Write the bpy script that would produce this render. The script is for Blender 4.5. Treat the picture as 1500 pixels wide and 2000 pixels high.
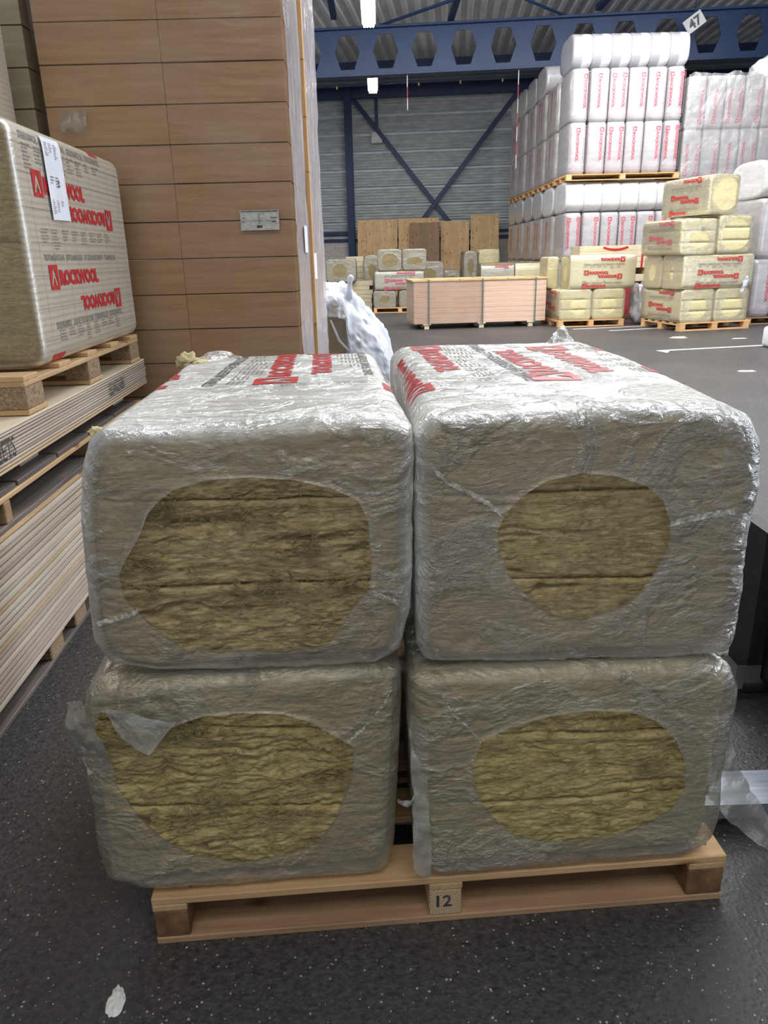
import bpy, bmesh, math, random
import numpy as np
from mathutils import Vector, Matrix, geometry
from mathutils.bvhtree import BVHTree

for o in list(bpy.data.objects): bpy.data.objects.remove(o)
S = bpy.context.scene; COL = S.collection
rnd = random.Random(4)
R = math.radians

# ------------------------------------------------------------------ camera
PITCH, ROLL, EYE = R(19), R(1.4), 1.33
cam = bpy.data.objects.new('camera', bpy.data.cameras.new('camera')); COL.objects.link(cam)
cam.data.sensor_fit = 'VERTICAL'; cam.data.sensor_height = 36; cam.data.lens = 36*1450/2000
cam.data.clip_start = .05; cam.data.clip_end = 200
fw = Vector((0, math.cos(PITCH), -math.sin(PITCH))); up = Vector((0, math.sin(PITCH), math.cos(PITCH))); rt = Vector((1, 0, 0))
Rv = rt*math.cos(ROLL)-up*math.sin(ROLL); Uv = up*math.cos(ROLL)+rt*math.sin(ROLL)
cam.matrix_world = Matrix(((Rv.x, Uv.x, -fw.x, 0), (Rv.y, Uv.y, -fw.y, 0), (Rv.z, Uv.z, -fw.z, EYE), (0, 0, 0, 1)))
S.camera = cam
# ------------------------------------------------------------------ world, light, exposure
w = bpy.data.worlds.new('world'); S.world = w; w.use_nodes = True
bg = w.node_tree.nodes['Background']; bg.inputs[0].default_value = (.80, .87, 1, 1); bg.inputs[1].default_value = .56
S.view_settings.view_transform = 'Standard'; S.view_settings.look = 'None'; S.view_settings.gamma = 1
S.view_settings.use_curve_mapping = False; S.view_settings.exposure = 0.0
def area(name, loc, sx, sy, power, col, rot=(0, 0, 0)):
    l = bpy.data.lights.new(name, 'AREA'); l.shape = 'RECTANGLE'; l.size = sx; l.size_y = sy; l.energy = power; l.color = col
    o = bpy.data.objects.new(name, l); COL.objects.link(o); o.location = loc; o.rotation_euler = rot
# roof daylight and added fill lamps (all above the picture) and the open dock door on the right
area('overhead_light', (0.3, -2.0, 6.1), 5, 2.6, 180, (1, .98, .94))  # added front fill raking the bale faces, no roof panel here
area('overhead_light', (1.5, 5.2, 6.1), 2.2, 6, 190, (.86, .93, 1))
area('overhead_light', (2.6, 9.5, 6.1), 4, 5, 620, (1, .97, .94))  # extra lamp added to lift the far floor
area('overhead_light', (6.5, 9.5, 6.1), 3, 8, 520, (.97, .98, 1))
area('overhead_light', (-3.5, 8.5, 6.1), 3, 6, 380, (.95, .97, 1))
area('overhead_light', (2.2, 14.6, 6.2), 12, 2.2, 760, (.97, .98, 1), (R(52), 0, 0))  # added lamp, tilted to brighten the back wall
area('dock_door_daylight', (11.0, 4.5, 2.4), 5, 4, 480, (.80, .88, 1), (0, R(82), 0))

# ------------------------------------------------------------------ materials
def newmat(name):
    m = bpy.data.materials.new(name); m.use_nodes = True; nt = m.node_tree
    for n in list(nt.nodes): nt.nodes.remove(n)
    out = nt.nodes.new('ShaderNodeOutputMaterial'); return m, nt, out
def ND(nt, t, **k):
    n = nt.nodes.new(t)
    for a, b in k.items():
        if a.startswith('_'): n.inputs[a[1:].replace('_', ' ')].default_value = b
        else: setattr(n, a, b)
    return n
def coords(nt, scale=(1, 1, 1), rot=(0, 0, 0), kind='Object'):
    tc = ND(nt, 'ShaderNodeTexCoord'); mp = ND(nt, 'ShaderNodeMapping')
    mp.inputs['Scale'].default_value = scale; mp.inputs['Rotation'].default_value = rot
    nt.links.new(tc.outputs[kind], mp.inputs[0]); return mp.outputs[0]
def noise(nt, vec, scale, detail=4, rough=.55, dist=0):
    n = ND(nt, 'ShaderNodeTexNoise'); n.inputs['Scale'].default_value = scale; n.inputs['Detail'].default_value = detail
    n.inputs['Roughness'].default_value = rough; n.inputs['Distortion'].default_value = dist
    nt.links.new(vec, n.inputs['Vector']); return n.outputs['Fac']
def ramp(nt, fac, stops):
    r = ND(nt, 'ShaderNodeValToRGB'); e = r.color_ramp.elements
    while len(e) < len(stops): e.new(.5)
    for i, (p, c) in enumerate(stops):
        e[i].position = p; e[i].color = (*c, 1) if len(c) == 3 else c
    nt.links.new(fac, r.inputs[0]); return r.outputs[0]
def mul(nt, a, b):
    m = ND(nt, 'ShaderNodeMix', data_type='RGBA', blend_type='MULTIPLY'); m.inputs[0].default_value = 1
    nt.links.new(a, m.inputs[6]); nt.links.new(b, m.inputs[7]); return m.outputs[2]
def bump(nt, h, strength, dist):
    b = ND(nt, 'ShaderNodeBump'); b.inputs['Strength'].default_value = strength; b.inputs['Distance'].default_value = dist
    nt.links.new(h, b.inputs['Height']); return b.outputs[0]
def principled(nt, out, rough=.7, metal=0, spec=.5, coat=0, color=None):
    p = ND(nt, 'ShaderNodeBsdfPrincipled'); p.inputs['Roughness'].default_value = rough; p.inputs['Metallic'].default_value = metal
    p.inputs['Specular IOR Level'].default_value = spec; p.inputs['Coat Weight'].default_value = coat; p.inputs['Coat Roughness'].default_value = .2
    if color: p.inputs['Base Color'].default_value = (*color, 1)
    nt.links.new(p.outputs[0], out.inputs[0]); return p
def simple(name, c1, c2, scale=(6, 6, 6), rough=.7, metal=0, spec=.4, coat=0, bmp=.2, bd=.002, det=4, lo=.35, hi=.65, dist=0):
    m, nt, out = newmat(name); v = coords(nt, scale); f = noise(nt, v, 1, det, .6, dist)
    p = principled(nt, out, rough, metal, spec, coat)
    nt.links.new(ramp(nt, f, [(lo, c1), (hi, c2)]), p.inputs['Base Color'])
    if bmp: nt.links.new(bump(nt, f, bmp, bd), p.inputs['Normal'])
    return m
def wood(name, light, dark, axis='x', rough=.65, knots=True, scale=1.0):
    m, nt, out = newmat(name)
    sc = {'x': (2, 34, 34), 'y': (34, 2, 34), 'z': (34, 34, 2)}[axis]; sc = tuple(a*scale for a in sc)
    f = noise(nt, coords(nt, sc), 1, 6, .65, 1.0); c = ramp(nt, f, [(.3, dark), (.68, light)])
    f2 = noise(nt, coords(nt, (3, 3, 3)), 1, 2); c = mul(nt, c, ramp(nt, f2, [(.3, (.8, .78, .75)), (.7, (1, 1, 1))]))
    if knots:
        ks = {'x': (5, 11, 11), 'y': (11, 5, 11), 'z': (11, 11, 5)}[axis]
        vo = ND(nt, 'ShaderNodeTexVoronoi'); vo.inputs['Scale'].default_value = .9
        nt.links.new(coords(nt, ks), vo.inputs['Vector']); c = mul(nt, c, ramp(nt, vo.outputs['Distance'], [(.10, (.42, .27, .17)), (.19, (1, 1, 1))]))
    p = principled(nt, out, rough, 0, .3); nt.links.new(c, p.inputs['Base Color']); nt.links.new(bump(nt, f, .25, .002), p.inputs['Normal'])
    return m
def woolmat(name, lo, mid, hi, sx=9, sz=120):
    m, nt, out = newmat(name)
    f = noise(nt, coords(nt, (sx, sx, sz)), 1, 8, .72, 1.6)
    g = noise(nt, coords(nt, (22, 22, 60)), 1, 6, .7, 2.5)
    mx = ND(nt, 'ShaderNodeMath', operation='MULTIPLY_ADD'); mx.inputs[1].default_value = .5
    h = ND(nt, 'ShaderNodeMath', operation='MULTIPLY'); h.inputs[1].default_value = .5
    nt.links.new(g, h.inputs[0]); nt.links.new(f, mx.inputs[0]); nt.links.new(h.outputs[0], mx.inputs[2])
    c = ramp(nt, mx.outputs[0], [(.36, lo), (.5, mid), (.64, hi)])
    big = noise(nt, coords(nt, (5, 5, 9)), 1, 3, .6, .6)
    c = mul(nt, c, ramp(nt, big, [(.30, (.86, .84, .82)), (.5, (1, 1, 1)), (.75, (1.0, 1.0, .95))]))
    p = principled(nt, out, .95, 0, .05); nt.links.new(c, p.inputs['Base Color']); nt.links.new(bump(nt, mx.outputs[0], .9, .006), p.inputs['Normal'])
    return m
def filmmat(name, op=.2, tint=(.86, .87, .84), milk=(.9, .9, .86), wr=(9, 9, 30), rot=(0, 0, 0), bd=.006, rough=.16, gain=1.6, base=.06, bstr=1.0, stripes=False, patch=0):
    """thin polythene: clear transmission, a haze that grows with the milk attribute, and a sharp gloss over wrinkles"""
    m, nt, out = newmat(name); L = nt.links
    f = noise(nt, coords(nt, wr, rot), 1, 5, .62, 1.4); f2 = noise(nt, coords(nt, (3, 3, 3)), 1, 2)
    at = ND(nt, 'ShaderNodeAttribute', attribute_name='milk')
    pm = ramp(nt, noise(nt, coords(nt, (6, 6, 7)), 1, 3, .6, 1.2), [(.47, (.12, .12, .12)), (.60, (1, 1, 1))]) if patch else None
    hgt = f
    if patch:
        fp_ = noise(nt, coords(nt, (26, 26, 48), (0, R(28), 0)), 1, 4, .6, 2.2); mm = ND(nt, 'ShaderNodeMath', operation='MULTIPLY'); L.new(pm, mm.inputs[0]); L.new(fp_, mm.inputs[1])
        aa = ND(nt, 'ShaderNodeMath', operation='MULTIPLY_ADD'); L.new(mm.outputs[0], aa.inputs[0]); aa.inputs[1].default_value = patch; L.new(f, aa.inputs[2]); hgt = aa.outputs[0]
    nrm = bump(nt, hgt, bstr, bd)
    dif = ND(nt, 'ShaderNodeBsdfDiffuse'); L.new(bump(nt, f, .35, bd*.5), dif.inputs['Normal'])
    mc = ND(nt, 'ShaderNodeMix', data_type='RGBA'); L.new(at.outputs['Fac'], mc.inputs[0])
    mc.inputs[6].default_value = (*tint, 1); mc.inputs[7].default_value = (*milk, 1)
    col = mc.outputs[2]
    if stripes:
        wv = ND(nt, 'ShaderNodeTexWave', bands_direction='Z'); wv.inputs['Scale'].default_value = 14; wv.inputs['Distortion'].default_value = 1.2; wv.inputs['Detail'].default_value = 2
        L.new(coords(nt, (1, 1, 1)), wv.inputs['Vector'])
        col = mul(nt, col, ramp(nt, wv.outputs['Fac'], [(.1, (.80, .78, .72)), (.6, (1, 1, 1))]))
    L.new(col, dif.inputs['Color'])
    tr = ND(nt, 'ShaderNodeBsdfTransparent'); tr.inputs[0].default_value = (.97, .97, .95, 1)
    a = ND(nt, 'ShaderNodeMath', operation='MULTIPLY_ADD'); L.new(at.outputs['Fac'], a.inputs[0]); a.inputs[1].default_value = .86-op
    b = ND(nt, 'ShaderNodeMath', operation='MULTIPLY_ADD'); L.new(f2, b.inputs[0]); b.inputs[1].default_value = .22; b.inputs[2].default_value = op-.11
    L.new(b.outputs[0], a.inputs[2])
    m1 = ND(nt, 'ShaderNodeMixShader'); L.new(a.outputs[0], m1.inputs[0]); L.new(tr.outputs[0], m1.inputs[1]); L.new(dif.outputs[0], m1.inputs[2])
    gl = ND(nt, 'ShaderNodeBsdfGlossy'); gl.inputs['Roughness'].default_value = rough; L.new(nrm, gl.inputs['Normal'])
    fr = ND(nt, 'ShaderNodeFresnel'); fr.inputs['IOR'].default_value = 1.45; L.new(nrm, fr.inputs['Normal'])
    g = ND(nt, 'ShaderNodeMath', operation='MULTIPLY_ADD', use_clamp=True); L.new(fr.outputs[0], g.inputs[0]); g.inputs[1].default_value = gain; g.inputs[2].default_value = base
    if patch:
        g2 = ND(nt, 'ShaderNodeMath', operation='MULTIPLY_ADD'); L.new(pm, g2.inputs[0]); g2.inputs[1].default_value = .11; L.new(g.outputs[0], g2.inputs[2]); g = g2
    gm = ND(nt, 'ShaderNodeMath', operation='MINIMUM'); L.new(g.outputs[0], gm.inputs[0]); gm.inputs[1].default_value = .55
    m2 = ND(nt, 'ShaderNodeMixShader'); L.new(gm.outputs[0], m2.inputs[0]); L.new(m1.outputs[0], m2.inputs[1]); L.new(gl.outputs[0], m2.inputs[2])
    L.new(m2.outputs[0], out.inputs[0]); return m

M = {}
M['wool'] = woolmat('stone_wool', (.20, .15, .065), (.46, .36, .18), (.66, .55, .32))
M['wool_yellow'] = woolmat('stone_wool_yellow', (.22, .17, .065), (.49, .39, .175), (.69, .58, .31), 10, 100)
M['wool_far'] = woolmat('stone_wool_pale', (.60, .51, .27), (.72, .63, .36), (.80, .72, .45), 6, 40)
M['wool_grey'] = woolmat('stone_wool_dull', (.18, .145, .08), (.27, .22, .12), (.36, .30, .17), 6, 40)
M['film'] = filmmat('clear_polythene', .31, (.56, .50, .375), (.80, .80, .75), (5, 26, 16), bd=.009, gain=1.0, base=.02, patch=1.4, rough=.17)
M['film_b'] = filmmat('clear_polythene_creased', .31, (.56, .50, .375), (.80, .80, .75), (10, 22, 26), (0, R(35), 0), .011, gain=1.2, base=.025, patch=2.0, rough=.14)
M['film_low'] = filmmat('clear_polythene_low', .32, (.55, .51, .37), (.74, .69, .48), (6, 20, 20), bd=.009, gain=1.0, base=.02, patch=1.4, rough=.16)
M['film_far'] = filmmat('polythene_far', .22, (.80, .74, .50), (.80, .73, .48), (5, 5, 12), bd=.012)
M['film_grey'] = filmmat('polythene_dull', .34, (.50, .48, .40), (.56, .53, .44), (5, 5, 9), bd=.02)
M['film_stand'] = filmmat('printed_sleeve', .16, (.42, .37, .26), (.86, .79, .64), (4, 4, 12), bd=.006, rough=.3, stripes=True, gain=.6, base=.02)
M['film_tower'] = filmmat('stretch_film', .45, (.62, .58, .62), (.75, .73, .76), (7, 7, 2.5), (R(50), 0, 0), .018, .16, 1.3, .10)
M['film_front'] = filmmat('stretch_film_thin', .03, (.9, .85, .8), (1, 1, 1), (3, 3, 14), (0, R(10), 0), .008, .12, .5, .01)
M['film_white'] = filmmat('white_polythene', .66, (.72, .77, .86), (.72, .77, .86), (6, 6, 6), (0, 0, 0), .015, .35, .35, .01)
M['film_pack'] = filmmat('shrink_film_grey', .16, (.7, .69, .72), (.7, .69, .72), (6, 6, 4), bd=.02, rough=.14, gain=1.0, base=.05)
M['weld'] = filmmat('welded_film', .36, (.72, .70, .6), (.8, .8, .7), (60, 60, 60), bd=.004)
M['flap'] = filmmat('loose_polythene', .22, (.56, .55, .47), (.8, .8, .7), (14, 14, 8), bd=.01)
M['red'] = simple('red_print', (.44, .016, .022), (.58, .035, .042), (30, 30, 30), .4, bmp=0)
M['red_dim'] = simple('red_print_faded', (.48, .07, .11), (.58, .14, .18), (8, 8, 8), .5, bmp=0)
M['pink'] = simple('pink_print', (.66, .40, .44), (.72, .48, .52), (8, 8, 8), .5, bmp=0)
M['ink'] = simple('black_print', (.035, .035, .035), (.09, .09, .085), (30, 30, 30), .5, bmp=0)
M['ink_soft'] = simple('grey_print', (.16, .15, .13), (.30, .28, .24), (60, 60, 60), .6, bmp=0)
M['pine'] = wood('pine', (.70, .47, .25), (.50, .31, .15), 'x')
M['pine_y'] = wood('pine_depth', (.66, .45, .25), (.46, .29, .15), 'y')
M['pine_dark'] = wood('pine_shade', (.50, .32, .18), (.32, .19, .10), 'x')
M['pine_pale'] = wood('pine_pale', (.80, .72, .52), (.68, .58, .38), 'x', knots=False)
M['pine_far'] = simple('pine_far', (.62, .36, .16), (.74, .46, .22), (4, 14, 14), .7)
M['grey_board'] = wood('stained_board', (.24, .20, .17), (.07, .06, .06), 'y', knots=False)
M['block'] = simple('pressed_wood_block', (.16, .10, .055), (.46, .32, .19), (110, 110, 110), .9, bmp=.7, bd=.003, det=6, lo=.3, hi=.7)
m, nt, out = newmat('end_grain'); v = coords(nt, (1, 0, 1)); wv = ND(nt, 'ShaderNodeTexWave', wave_type='RINGS', rings_direction='SPHERICAL'); wv.inputs['Scale'].default_value = 62; wv.inputs['Distortion'].default_value = 2.5; wv.inputs['Detail'].default_value = 3
mp_ = ND(nt, 'ShaderNodeMapping'); mp_.inputs['Location'].default_value = (-.012, 0, .022); nt.links.new(v, mp_.inputs[0]); nt.links.new(mp_.outputs[0], wv.inputs['Vector'])
p = principled(nt, out, .85, 0, .2); nt.links.new(ramp(nt, wv.outputs['Fac'], [(.2, (.40, .27, .15)), (.7, (.60, .44, .27))]), p.inputs['Base Color']); nt.links.new(bump(nt, wv.outputs['Fac'], .3, .001), p.inputs['Normal']); M['end_grain'] = m
M['block_dark'] = simple('brown_block', (.11, .052, .022), (.25, .135, .06), (16, 16, 16), .75, bmp=.4, det=7)
M['ply_edge'] = simple('plywood_edge', (.26, .20, .15), (.54, .45, .36), (5, 1.0, 260), .8, bmp=.3, bd=.002, det=5, lo=.33, hi=.6)
M['ply_pale'] = simple('plywood_edge_pale', (.32, .26, .20), (.62, .54, .44), (5, 1.2, 200), .8, bmp=.3, bd=.002, det=5, lo=.33, hi=.6)
M['ply_warm'] = simple('plywood_edge_warm', (.36, .24, .14), (.62, .46, .30), (5, 1.0, 220), .8, bmp=.3, bd=.002, det=5, lo=.33, hi=.6)
M['ply_top'] = simple('plywood_face', (.66, .54, .38), (.76, .66, .50), (12, 1.5, 12), .7)
M['ply_sheet'] = wood('knotty_plywood', (.72, .50, .27), (.58, .38, .18), 'z', scale=.25)
M['ply_brown'] = wood('brown_plywood', (.36, .23, .14), (.26, .16, .09), 'z', scale=.25)
M['ply_pink'] = simple('pink_plywood_edges', (.62, .40, .29), (.80, .58, .45), (1.2, 1.2, 60), .55, coat=.35, det=6)
M['card'] = simple('fibreboard_pack', (.46, .27, .135), (.56, .35, .19), (1.0, 2, 16), .55, spec=.35, bmp=.12, bd=.003, det=7, dist=.8)
M['card_green'] = simple('greenish_pack', (.35, .30, .19), (.43, .375, .25), (1.0, 2, 16), .6, bmp=.12, bd=.003, det=7, dist=.8)
M['pack_white'] = simple('white_pack_film', (.36, .345, .352), (.47, .455, .462), (3, 3, 9), .28, spec=.5, coat=.5, bmp=.35, bd=.012, det=4)
M['pack_shade'] = simple('grey_pack_film', (.44, .42, .43), (.56, .54, .55), (3, 3, 7), .28, spec=.5, coat=.5, bmp=.4, bd=.014)
M['pack_dull'] = simple('dull_pack_film', (.36, .33, .32), (.50, .46, .45), (3, 3, 5), .25, spec=.5, coat=.7, bmp=.5, bd=.02)
M['cap_white'] = simple('plain_white_film', (.58, .58, .57), (.70, .70, .69), (3, 3, 9), .35, coat=.3, bmp=.5, bd=.02)
M['cap_grey'] = simple('striped_cap_film', (.42, .42, .44), (.78, .78, .80), (3.4, .5, .3), .3, coat=.4, bmp=.3, bd=.01, det=1, lo=.47, hi=.53)
m, nt, out = newmat('striped_cap_film'); v = coords(nt, (1, 1, 1)); sx = ND(nt, 'ShaderNodeSeparateXYZ'); nt.links.new(v, sx.inputs[0])
nn_ = ND(nt, 'ShaderNodeMath', operation='MULTIPLY_ADD'); nt.links.new(noise(nt, v, 7, 3), nn_.inputs[0]); nn_.inputs[1].default_value = .06; nt.links.new(sx.outputs[0], nn_.inputs[2])
p = principled(nt, out, .3, 0, .5, .4); nt.links.new(ramp(nt, nn_.outputs[0], [(.02, (.36, .36, .38)), (.05, (.66, .66, .68))]), p.inputs['Base Color'])
nt.links.new(bump(nt, noise(nt, coords(nt, (3, 3, 16)), 1, 4), .5, .015), p.inputs['Normal']); M['cap_grey'] = m
M['blue'] = simple('blue_steel', (.011, .029, .083), (.015, .038, .107), (3, 3, 3), .45, spec=.4, bmp=0)
M['navy'] = simple('navy_steel', (.010, .022, .072), (.014, .030, .095), (3, 3, 3), .5, bmp=0)
M['clad'] = simple('galvanised_cladding', (.36, .38, .39), (.54, .56, .57), (2, 4, 9), .5, metal=.15, bmp=0, det=6)
M['roof'] = simple('roof_sheet', (.72, .73, .75), (.82, .83, .85), (2, 2, 2), .5, metal=.05, bmp=0)
M['brick'] = simple('pale_brick', (.48, .44, .42), (.62, .58, .55), (7, 7, 12), .85)
M['mortar'] = simple('mortar', (.25, .23, .22), (.32, .30, .29), (20, 20, 20), .9)
M['black'] = simple('black_paint', (.010, .010, .012), (.020, .020, .023), (20, 20, 20), .5, bmp=.1)
M['steel'] = simple('worn_steel', (.20, .23, .27), (.38, .42, .48), (4, 40, 20), .35, metal=.7, bmp=.2)
M['shine'] = simple('bright_steel', (.55, .56, .58), (.75, .76, .78), (40, 12, 12), .2, metal=.9, bmp=.2)
M['rubber'] = simple('rubber', (.015, .015, .015), (.03, .03, .03), (40, 40, 40), .8)
M['strap'] = simple('green_strap', (.05, .13, .12), (.08, .18, .16), (9, 9, 9), .4, bmp=0)
M['line'] = simple('white_floor_paint', (.42, .42, .42), (.68, .68, .67), (14, 14, 14), .6, bmp=0, det=7)
M['paper'] = simple('white_paper', (.74, .75, .82), (.84, .85, .90), (8, 8, 8), .6, bmp=.1)
M['label_grey'] = simple('crumpled_label', (.46, .45, .40), (.66, .65, .60), (16, 16, 40), .4, bmp=.6, bd=.004)
M['chip'] = simple('white_chip', (.72, .71, .68), (.86, .85, .82), (90, 90, 90), .8, bmp=.8, bd=.003)
M['chip_tan'] = simple('pale_grit', (.34, .30, .22), (.55, .50, .40), (90, 90, 90), .8, bmp=0)
M['redbox'] = simple('red_carton', (.42, .05, .07), (.55, .09, .11), (4, 4, 4), .4)
M['bluebox'] = simple('blue_carton_patch', (.06, .08, .16), (.09, .12, .2), (4, 4, 4), .4)
M['grime'] = simple('lamp_casing', (.45, .45, .45), (.6, .6, .6), (4, 4, 4), .5, bmp=0)
M['batten'] = wood('orange_batten', (.74, .45, .20), (.60, .33, .13), 'z', knots=False)
M['stripe_red'] = simple('red_post_paint', (.45, .04, .05), (.52, .06, .07), (4, 4, 4), .5, bmp=0)
M['stripe_white'] = simple('white_post_paint', (.6, .6, .6), (.7, .7, .7), (4, 4, 4), .5, bmp=0)
m, nt, out = newmat('lamp_tube'); e = ND(nt, 'ShaderNodeEmission'); e.inputs[0].default_value = (1, .98, .86, 1); e.inputs[1].default_value = 30
nt.links.new(e.outputs[0], out.inputs[0]); M['tube'] = m
# asphalt floor
m, nt, out = newmat('asphalt'); L = nt.links
v = coords(nt, (1, 1, 1))
vo = ND(nt, 'ShaderNodeTexVoronoi'); vo.inputs['Scale'].default_value = 110; L.new(v, vo.inputs['Vector'])
f = noise(nt, v, 60, 6, .7); big = noise(nt, v, .9, 4, .6, .5)
c = ramp(nt, f, [(.35, (.027, .025, .025)), (.6, (.072, .067, .066))])
vb = ND(nt, 'ShaderNodeTexVoronoi'); vb.inputs['Scale'].default_value = 120; L.new(v, vb.inputs['Vector'])
sep = ND(nt, 'ShaderNodeSeparateColor'); L.new(vb.outputs['Color'], sep.inputs[0])
pick = ND(nt, 'ShaderNodeMath', operation='GREATER_THAN'); pick.inputs[1].default_value = .66; L.new(sep.outputs[0], pick.inputs[0])
near = ND(nt, 'ShaderNodeMath', operation='LESS_THAN'); L.new(vb.outputs['Distance'], near.inputs[0]); 
th = ND(nt, 'ShaderNodeMath', operation='MULTIPLY'); th.inputs[1].default_value = .33; L.new(sep.outputs[1], th.inputs[0]); L.new(th.outputs[0], near.inputs[1])
sp = ND(nt, 'ShaderNodeMath', operation='MULTIPLY'); L.new(pick.outputs[0], sp.inputs[0]); L.new(near.outputs[0], sp.inputs[1])
stone = ramp(nt, sep.outputs[2], [(0, (.09, .09, .085)), (.6, (.20, .19, .17)), (1, (.42, .41, .38))])
mx = ND(nt, 'ShaderNodeMix', data_type='RGBA'); L.new(sp.outputs[0], mx.inputs[0]); L.new(c, mx.inputs[6]); L.new(stone, mx.inputs[7])
c = mul(nt, mx.outputs[2], ramp(nt, big, [(.3, (.85, .84, .84)), (.55, (1, 1, 1)), (.8, (1.5, 1.4, 1.3))]))
p = principled(nt, out, .5, 0, .5); L.new(c, p.inputs['Base Color'])
hm = ND(nt, 'ShaderNodeMath', operation='ADD'); L.new(f, hm.inputs[0]); L.new(vo.outputs['Distance'], hm.inputs[1])
L.new(bump(nt, hm.outputs[0], .55, .003), p.inputs['Normal'])
L.new(ramp(nt, f, [(.3, (.36, .36, .36)), (.7, (.62, .62, .62))]), p.inputs['Roughness']); M['floor'] = m

# ------------------------------------------------------------------ helpers
def tag(o, label=None, cat=None, group=None, kind=None):
    if label: o['label'] = label
    if cat: o['category'] = cat
    if group: o['group'] = group
    if kind: o['kind'] = kind
    return o
def empty(name, loc=(0, 0, 0), rz=0, label=None, cat=None, group=None):
    o = bpy.data.objects.new(name, None); COL.objects.link(o); o.location = loc; o.rotation_euler = (0, 0, rz); o.empty_display_size = .1
    return tag(o, label, cat, group)
def link(name, me, parent=None, loc=(0, 0, 0), rot=(0, 0, 0)):
    o = bpy.data.objects.new(name, me); COL.objects.link(o); o.location = loc; o.rotation_euler = rot
    if parent is not None: o.parent = parent
    return o
def mesh(name, V, F, mat, smooth=False):
    me = bpy.data.meshes.new(name); me.from_pydata([tuple(map(float, v)) for v in V], [], F); me.materials.append(M[mat])
    if smooth: me.polygons.foreach_set('use_smooth', [True]*len(me.polygons))
    me.update(); return me
def put(name, V, F, mat, parent=None, smooth=False, loc=(0, 0, 0), rot=(0, 0, 0)):
    return link(name, mesh(name, V, F, mat, smooth), parent, loc, rot)
def copy_tree(o, parent=None):
    c = o.copy(); COL.objects.link(c)
    if parent is not None: c.parent = parent
    for ch in list(o.children): copy_tree(ch, c)
    return c
_bc = {}
def boxmesh(name, size, mat, bev=.003, segs=1):
    k = (name, tuple(round(s, 4) for s in size), mat, bev, segs)
    if k in _bc: return _bc[k]
    bm = bmesh.new(); bmesh.ops.create_cube(bm, size=1)
    for v_ in bm.verts: v_.co = Vector((v_.co.x*size[0], v_.co.y*size[1], v_.co.z*size[2]))
    if bev: bmesh.ops.bevel(bm, geom=list(bm.edges), offset=min(bev, min(size)*.45), segments=segs, affect='EDGES', profile=.5)
    me = bpy.data.meshes.new(name); bm.to_mesh(me); bm.free(); me.materials.append(M[mat])
    if segs > 1: me.polygons.foreach_set('use_smooth', [True]*len(me.polygons))
    _bc[k] = me; return me
def box(name, x0, x1, y0, y1, z0, z1, mat, parent=None, bev=.003, segs=1, rot=(0, 0, 0)):
    return link(name, boxmesh(name, (x1-x0, y1-y0, z1-z0), mat, bev, segs), parent, ((x0+x1)/2, (y0+y1)/2, (z0+z1)/2), rot)
def tube_vf(pts, r, n=8, taper=None):
    V, F = [], []
    for i, p in enumerate(pts):
        a = Vector(pts[max(0, i-1)]); b = Vector(pts[min(len(pts)-1, i+1)]); d = (b-a).normalized()
        u = d.orthogonal().normalized() if i == 0 else (u-d*u.dot(d)).normalized(); v_ = d.cross(u)
        rr = r*(taper[i] if taper else 1)
        for k in range(n):
            t = 2*math.pi*k/n; V.append(Vector(p)+u*math.cos(t)*rr+v_*math.sin(t)*rr)
    for i in range(len(pts)-1):
        for k in range(n):
            F.append((i*n+k, i*n+(k+1) % n, (i+1)*n+(k+1) % n, (i+1)*n+k))
    F.append(tuple(range(n))[::-1]); F.append(tuple((len(pts)-1)*n+k for k in range(n)))
    return V, F
# vectorised value noise
def _h(i, j, k, s):
    n = (i*374761393+j*668265263+k*2147483647+s*974634777) & 0xffffffff
    n = ((n ^ (n >> 13))*1274126177) & 0xffffffff
    return ((n ^ (n >> 16)) & 0xffff)/32767.5-1
def vn(P, seed=0):
    P = np.asarray(P, float); I = np.floor(P).astype(np.int64); f_ = P-I; f_ = f_*f_*(3-2*f_)
    r = 0
    for a in (0, 1):
        for b in (0, 1):
            for c_ in (0, 1):
                wgt = (f_[..., 0] if a else 1-f_[..., 0])*(f_[..., 1] if b else 1-f_[..., 1])*(f_[..., 2] if c_ else 1-f_[..., 2])
                r = r+wgt*_h(I[..., 0]+a, I[..., 1]+b, I[..., 2]+c_, seed)
    return r
def fbm(P, oct=4, seed=0, g=.5):
    P = np.asarray(P, float); r = 0; a = 1; t = 0
    for i in range(oct): r = r+a*vn(P*(2**i), seed+i*17); t += a; a *= g
    return r/t
def ridge(P, oct=3, seed=0):
    P = np.asarray(P, float); r = 0; a = 1; t = 0
    for i in range(oct): r = r+a*(1-np.abs(vn(P*(2**i), seed+i*13))*2); t += a; a *= .5
    return r/t
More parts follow.
